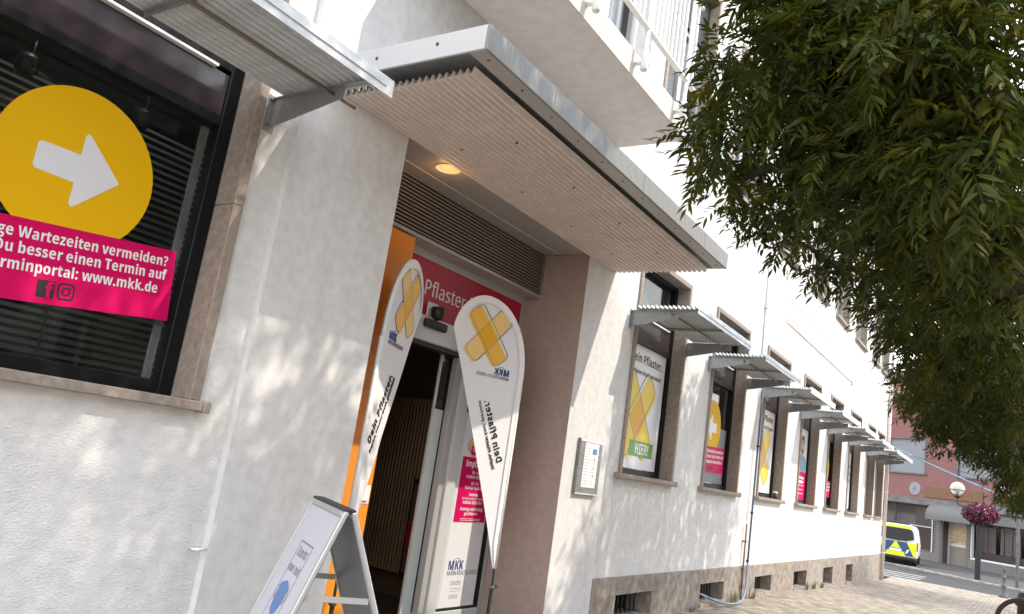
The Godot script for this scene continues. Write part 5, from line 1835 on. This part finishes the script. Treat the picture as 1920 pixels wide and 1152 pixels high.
func build_trees() -> void:
	var forms := []
	for i in 4:
		forms.append(ash_leaf(4 + i % 2, [0.7, 1.1, 0.9, 1.4][i], 40 + i, 1.0))
	tree("street_tree", "near street tree whose dark green boughs hang in from the upper right", Vector3(5.4, 0, 6.3), BOUGHS_NEAR, forms, 300)
	tree("street_tree", "next street tree along the pavement, its crown hanging behind the nearer boughs", Vector3(11.9, 0, 6.4), BOUGHS_NEXT, forms, 0)
	tree("street_tree", "farthest of the street trees, near the building's far corner, mostly hidden by nearer leaves", Vector3(26.8, -0.2, 6.9), BOUGHS_FAR, forms, 0)


# a crown made of boughs: x, y, z and reach of each in centimetres
func tree(called: String, label: String, foot: Vector3, list: Array, forms: Array, single: int) -> void:
	var t := thing(called, label, "tree", "street trees along the pavement")
	var top := foot + Vector3(0.05, 2.7, -0.1)
	var st := begin(true)
	var tr := []
	for k in 9:
		var s := k / 8.0
		tr.append(foot + (top - foot) * s + Vector3(sin(s * 5.0) * 0.04, -0.05 * (1 - s), cos(s * 4.0) * 0.03))
	tube(st, tr, 0.17, 14, 0.12)
	obj("trunk", st, M.bark, t)
	# each bough hangs on the nearest one that is closer to the trunk
	var hub: Vector3 = tr[8]
	var balls := []
	for k in range(0, list.size(), 4):
		balls.append([Vector3(list[k], list[k + 1], list[k + 2]) / 100.0, list[k + 3] / 100.0])
	balls.sort_custom(func(a, b): return a[0].distance_squared_to(hub) < b[0].distance_squared_to(hub))
	var nodes := [hub]
	var parent := [-1]
	var carried := [1]
	for b in balls:
		var best := 0
		var cost := INF
		for k in nodes.size():
			var d: float = nodes[k].distance_to(b[0])
			var c: float = d * d + 0.25 * nodes[k].distance_to(hub) * d + (0.6 if nodes[k].y > b[0].y + 0.5 else 0.0)
			if c < cost:
				cost = c
				best = k
		nodes.append(b[0])
		parent.append(best)
		carried.append(1)
	for k in range(nodes.size() - 1, 0, -1):
		carried[parent[k]] += carried[k]
	st = begin(true)
	var limbs := begin(true)
	for k in range(1, nodes.size()):
		var a: Vector3 = nodes[parent[k]]
		var b: Vector3 = nodes[k]
		var r0 := 0.0075 * pow(carried[k], 0.55) + 0.0025
		var bend := Vector3(rng.randf_range(-0.08, 0.08), rng.randf_range(0.0, 0.14), rng.randf_range(-0.08, 0.08)) * a.distance_to(b)
		var n := 3 if a.distance_to(b) < 0.6 else 5
		var pts := []
		for j in n + 1:
			var s := float(j) / n
			pts.append(a.lerp(b, s) + bend * sin(PI * s))
		tube(limbs if carried[k] > 12 else st, pts, r0, 6 if carried[k] > 4 else 4, r0 * 0.75)
	obj("limbs", limbs, M.bark, t)
	obj("twigs", st, M.twig, t)
	# leaves
	var eye := Vector3(0, 1.65, 4)
	var bins := []
	for i in 16:
		bins.append([])
	var near := []
	for b in balls:
		var c: Vector3 = b[0]
		var rad: float = b[1]
		var tone := rng.randi_range(0, 99)
		var count := int(15.0 + 400.0 * rad * rad)
		for k in count:
			var d := Vector3(rng.randfn(), rng.randfn(), rng.randfn()).normalized() * rad * (pow(rng.randf(), 0.5) + 0.25 * absf(rng.randfn()) * rng.randf())
			d.y *= 0.85
			var out := Vector3(d.x, 0, d.z)
			out = (out.normalized() * 0.6 + Vector3(rng.randf_range(-1, 1), 0, rng.randf_range(-1, 1))).normalized()
			var pitch := rng.randf_range(-0.5, 0.95)
			var z := Vector3(out.x * cos(pitch), -sin(pitch), out.z * cos(pitch))
			var x := Vector3.UP.cross(z).normalized().rotated(z, rng.randf_range(-0.45, 0.45))
			var s := rng.randf_range(0.66, 1.08)
			var xf := Transform3D(Basis(x, z.cross(x), z).scaled(Vector3(s, s, s)), c + d)
			var m := 0
			var roll := rng.randi_range(0, 99)
			if roll > 55:
				m = 1
			if roll > 76:
				m = 2
			if roll > 93 or (tone > 88 and roll > 60):
				m = 3
			var f := rng.randi_range(0, 3)
			bins[f * 4 + m].append(xf)
	if single > 0:
		# the leaves nearest to the pavement's walker, each a leaf of its own
		var all := []
		for q in 16:
			for xf in bins[q]:
				all.append([xf.origin.distance_squared_to(eye) + (8.0 if xf.origin.y > 3.9 else 0.0), q, xf])
		all.sort_custom(func(a, b): return a[0] < b[0])
		for i in 16:
			bins[i] = []
		for k in all.size():
			if k < single:
				var o := MeshInstance3D.new()
				o.name = "leaf"
				o.mesh = forms[all[k][1] / 4]
				o.material_override = M["leaf_%d" % (all[k][1] % 4)]
				o.transform = all[k][2]
				t.add_child(o, true)
			else:
				bins[all[k][1]].append(all[k][2])
	for q in 16:
		var mm := MultiMesh.new()
		mm.transform_format = MultiMesh.TRANSFORM_3D
		mm.mesh = forms[q / 4]
		mm.instance_count = bins[q].size()
		for k in bins[q].size():
			mm.set_instance_transform(k, bins[q][k])
		var mi := MultiMeshInstance3D.new()
		mi.name = "crown"
		mi.multimesh = mm
		mi.material_override = M["leaf_%d" % (q % 4)]
		mi.set_meta("kind", "stuff")
		t.add_child(mi, true)


const BOUGHS_NEAR := [
	374,369,328,20,350,373,377,16,283,345,363,23,397,364,300,19,365,343,343,17,375,374,316,22,373,316,329,23,368,352,332,16,515,310,347,20,378,316,362,22,
	310,384,361,17,334,371,309,15,350,425,312,16,389,346,340,24,395,321,384,21,362,399,311,20,332,372,357,23,389,320,311,18,415,368,311,19,397,367,320,22,
	316,331,382,16,621,330,336,16,341,331,378,18,537,312,365,17,653,325,349,31,418,345,306,17,357,304,369,22,678,317,369,29,340,400,368,17,308,356,373,23,
	368,395,318,15,340,382,340,18,403,385,345,19,319,309,362,18,330,315,359,16,712,333,378,26,478,320,388,20,322,298,377,15,309,389,378,23,368,310,356,16,
	738,325,338,32,303,346,376,15,371,350,311,18,412,326,356,15,350,325,342,16,352,424,288,15,322,376,322,17,324,343,358,18,342,429,306,22,322,375,373,17,
	419,323,366,22,441,337,312,23,382,416,346,19,347,366,320,17,405,348,341,17,403,388,299,23,621,324,385,16,416,308,386,17,380,333,301,21,453,311,359,16,
	373,345,369,17,336,391,370,21,590,318,361,20,330,420,320,17,526,323,354,18,298,327,381,20,347,400,301,18,532,316,375,18,433,305,388,19,303,298,382,17,
	692,330,396,21,388,364,326,16,343,381,353,23,428,348,332,18,388,416,299,17,362,352,374,21,480,307,368,15,489,332,382,15,364,368,353,16,351,441,297,20,
	298,341,366,19,404,353,283,17,708,334,323,22,524,312,386,24,328,335,374,18,394,324,369,16,389,406,291,22,438,314,341,22,483,333,347,23,359,330,365,20,
	363,441,330,22,360,318,362,17,456,318,370,18,352,317,374,22,402,307,382,15,392,409,307,23,323,344,369,19,350,374,327,17,339,384,315,15,376,339,387,16,
	426,316,374,19,354,334,380,16,364,414,336,23,342,381,328,19,352,310,357,16,348,346,332,19,338,339,333,22,326,322,381,21,331,349,311,16,413,307,369,18,
	320,407,304,19,373,343,350,18,463,391,376,20,438,407,338,24,467,446,252,27,427,475,345,24,473,462,310,29,450,483,339,28,472,491,338,23,620,358,337,41,
	455,468,381,31,453,415,288,28,457,465,311,24,636,361,364,33,434,473,276,27,573,351,346,22,446,505,295,24,528,349,387,21,674,348,380,31,597,373,388,24,
	441,475,354,24,575,371,331,25,494,466,309,32,461,400,288,28,574,367,304,26,713,361,319,39,473,386,356,21,537,377,273,31,518,451,353,22,450,400,351,22,
	518,374,311,25,432,445,336,29,473,478,278,29,477,365,371,29,731,367,366,31,542,374,360,24,489,426,292,25,592,370,340,24,561,386,347,21,483,491,351,22,
	415,456,348,25,498,403,351,27,436,444,381,31,481,507,381,28,719,397,334,42,640,415,347,42,700,421,365,57,622,484,352,45,567,546,329,49,615,454,331,50,
	621,434,356,53,675,468,373,57,656,453,320,45,751,415,362,53,748,426,311,56,627,419,379,40,693,439,336,44,746,320,371,31,334,374,278,10,342,363,275,10,
	366,362,265,10,374,359,256,10,341,335,270,10,379,340,260,10,380,325,269,10,419,328,269,10,439,323,274,10,474,323,282,10,482,314,295,10,531,323,301,10,
	555,319,312,10,669,331,307,16,725,323,313,16,362,692,433,49,324,637,446,55,631,785,545,42,549,493,591,45,328,648,518,49,561,754,376,49,461,566,420,40,
	486,713,456,40,365,826,611,56,224,733,548,51,583,694,443,50,449,511,448,46,391,707,554,44,377,766,508,57,561,745,731,53,514,848,605,46,562,683,365,40,
	588,652,805,53,366,698,496,55,518,552,716,38,598,756,480,59,568,539,822,56,297,829,570,53,418,868,586,38,650,469,680,55,634,614,840,39,535,818,494,59,
	414,496,750,45,417,815,548,45,520,507,487,52,320,488,387,43,702,555,599,48,581,541,689,42,307,663,316,39,493,508,607,48,444,728,499,58,663,683,513,43,
	258,477,481,58,265,687,473,51,379,621,479,39,369,786,714,59,650,764,681,55,524,770,614,55,415,659,376,46,556,710,683,49,382,866,517,53,462,464,493,52,
	405,645,808,51,399,553,608,52,460,770,391,52,251,787,606,45,723,546,658,56,295,733,517,55,57,711,398,48,403,764,420,43,43,529,380,42,67,710,744,60,
	4,626,425,50,136,537,747,53,163,606,420,56,220,661,356,43,167,761,555,41,432,650,611,43,87,635,418,46,168,653,290,54,272,481,570,58,2,738,641,51,
	84,609,691,52,303,800,375,60,320,756,460,48,288,709,670,45,296,547,503,51,219,637,414,54,97,564,397,55,224,789,442,51,-55,644,481,45,36,643,564,58,
	270,817,665,52,24,497,494,60,494,967,468,37,457,656,265,38,382,783,311,43,204,813,333,45,326,1005,474,35,446,977,514,45,
]

const BOUGHS_NEXT := [
	1222,229,408,25,803,329,359,29,817,336,387,32,811,317,346,23,783,320,346,30,1048,293,334,29,1113,260,395,20,811,318,393,28,1239,227,410,21,938,314,311,20,
	949,313,360,30,912,303,323,27,1076,284,378,31,990,340,324,42,903,342,332,37,855,348,390,39,911,348,381,29,1095,377,340,42,996,398,370,52,1153,376,345,41,
	1247,347,341,49,808,403,328,55,915,317,378,20,1178,311,371,25,1307,269,404,31,948,309,392,31,796,358,384,29,991,302,382,24,1018,311,393,28,811,362,334,23,
	969,355,341,24,1062,338,396,25,1194,256,407,24,1142,320,302,28,1157,314,343,21,880,325,406,21,1228,300,372,27,1051,348,350,27,1357,242,396,27,761,341,311,25,
	1098,314,301,31,1277,233,421,25,1112,285,361,32,949,355,401,20,975,311,340,31,973,330,301,24,1017,303,338,34,1121,318,339,20,1018,348,314,31,855,356,335,26,
	798,347,309,24,1425,224,406,26,1151,247,405,33,940,294,334,24,844,319,381,26,1101,340,413,24,1286,214,391,21,940,353,333,25,1086,332,356,29,779,345,363,24,
	1178,233,388,27,1064,319,331,26,861,339,362,31,1146,297,404,32,1077,290,311,20,1128,310,379,25,1147,289,357,31,1022,342,401,33,985,354,367,24,1202,286,389,33,
	1243,263,389,32,1007,319,309,29,1020,351,366,21,847,318,333,29,1238,298,408,24,1177,278,366,21,987,332,392,24,1333,240,422,23,766,324,398,32,807,319,314,16,
	877,315,300,16,977,307,286,16,1026,291,301,16,1044,279,317,16,1079,266,331,16,1142,263,353,16,1167,258,378,16,787,666,596,50,1213,424,715,45,1203,879,623,49,
	1165,756,579,42,1371,792,633,46,865,594,639,39,941,655,526,45,841,736,646,42,1182,880,487,56,1081,759,607,53,1295,765,672,56,1307,414,732,46,1211,629,443,40,
	1194,616,740,49,1127,524,472,56,1297,811,534,45,1229,546,733,52,1333,554,610,57,950,548,480,51,1118,733,456,47,1013,571,472,52,1374,585,770,56,875,673,521,54,
	1149,820,544,43,1222,826,518,49,1002,634,478,49,912,540,590,56,1075,637,466,57,1061,748,782,49,1260,651,745,58,1102,485,514,59,1074,802,558,42,1032,678,533,56,
	1351,778,525,55,1406,713,530,44,983,476,451,42,1473,639,475,52,1081,590,852,51,1275,745,821,53,978,665,624,57,1307,472,514,58,1330,468,709,53,1149,662,447,43,
	1002,667,735,45,921,719,583,53,1360,636,491,55,1490,542,544,46,1246,877,667,51,1043,730,491,53,881,636,716,46,1216,742,461,57,1176,786,501,58,1405,577,485,42,
	1228,509,662,41,1250,766,549,43,1196,426,634,55,966,724,651,45,1312,743,576,38,991,585,565,43,1090,526,679,54,1263,673,469,48,1430,594,736,40,1188,511,765,41,
	1204,559,300,43,1097,869,521,31,1232,569,272,36,1394,794,470,32,1162,616,289,34,1339,732,382,31,1128,665,318,43,1428,589,370,37,1106,857,523,32,1257,769,382,36,
	1259,639,276,38,1287,565,338,45,1527,724,465,44,1375,583,361,43,1399,661,386,33,1027,594,290,42,1093,887,494,37,1343,604,327,44,1019,686,310,44,1427,556,263,31,
	1301,753,363,32,1477,737,467,42,1390,567,289,31,1235,688,373,33,1339,807,457,36,1440,634,291,35,1454,761,368,41,1506,942,514,44,1422,879,473,33,1232,722,354,43,
	1489,977,531,41,1439,509,310,32,1450,630,334,39,1141,883,462,35,1309,457,276,34,1480,926,550,38,
]

const BOUGHS_FAR := [
	2932,588,663,66,2622,652,670,57,2836,641,700,66,2626,581,578,49,2520,657,618,63,2872,772,692,56,2535,582,777,67,2913,672,692,67,2602,524,616,52,3069,705,633,68,
	2870,711,625,66,2938,590,483,67,2367,597,567,70,2757,582,806,65,2691,681,669,52,2553,575,542,64,2422,651,662,67,2822,471,657,69,2334,640,625,60,2986,605,773,69,
	2827,547,608,67,2714,614,702,46,2723,766,723,48,2756,706,605,59,2721,622,516,62,3019,670,694,67,2510,507,538,58,2529,613,672,47,2702,477,584,57,3048,633,639,51,
	2715,531,756,63,2776,712,800,66,2818,675,528,45,2656,649,552,45,2848,521,713,50,2895,700,559,57,2783,794,672,65,2664,563,663,56,2789,608,499,59,2484,734,669,50,
	2650,679,811,64,2445,528,730,54,3055,665,554,50,2413,705,709,60,2343,658,710,49,2656,756,767,50,
]
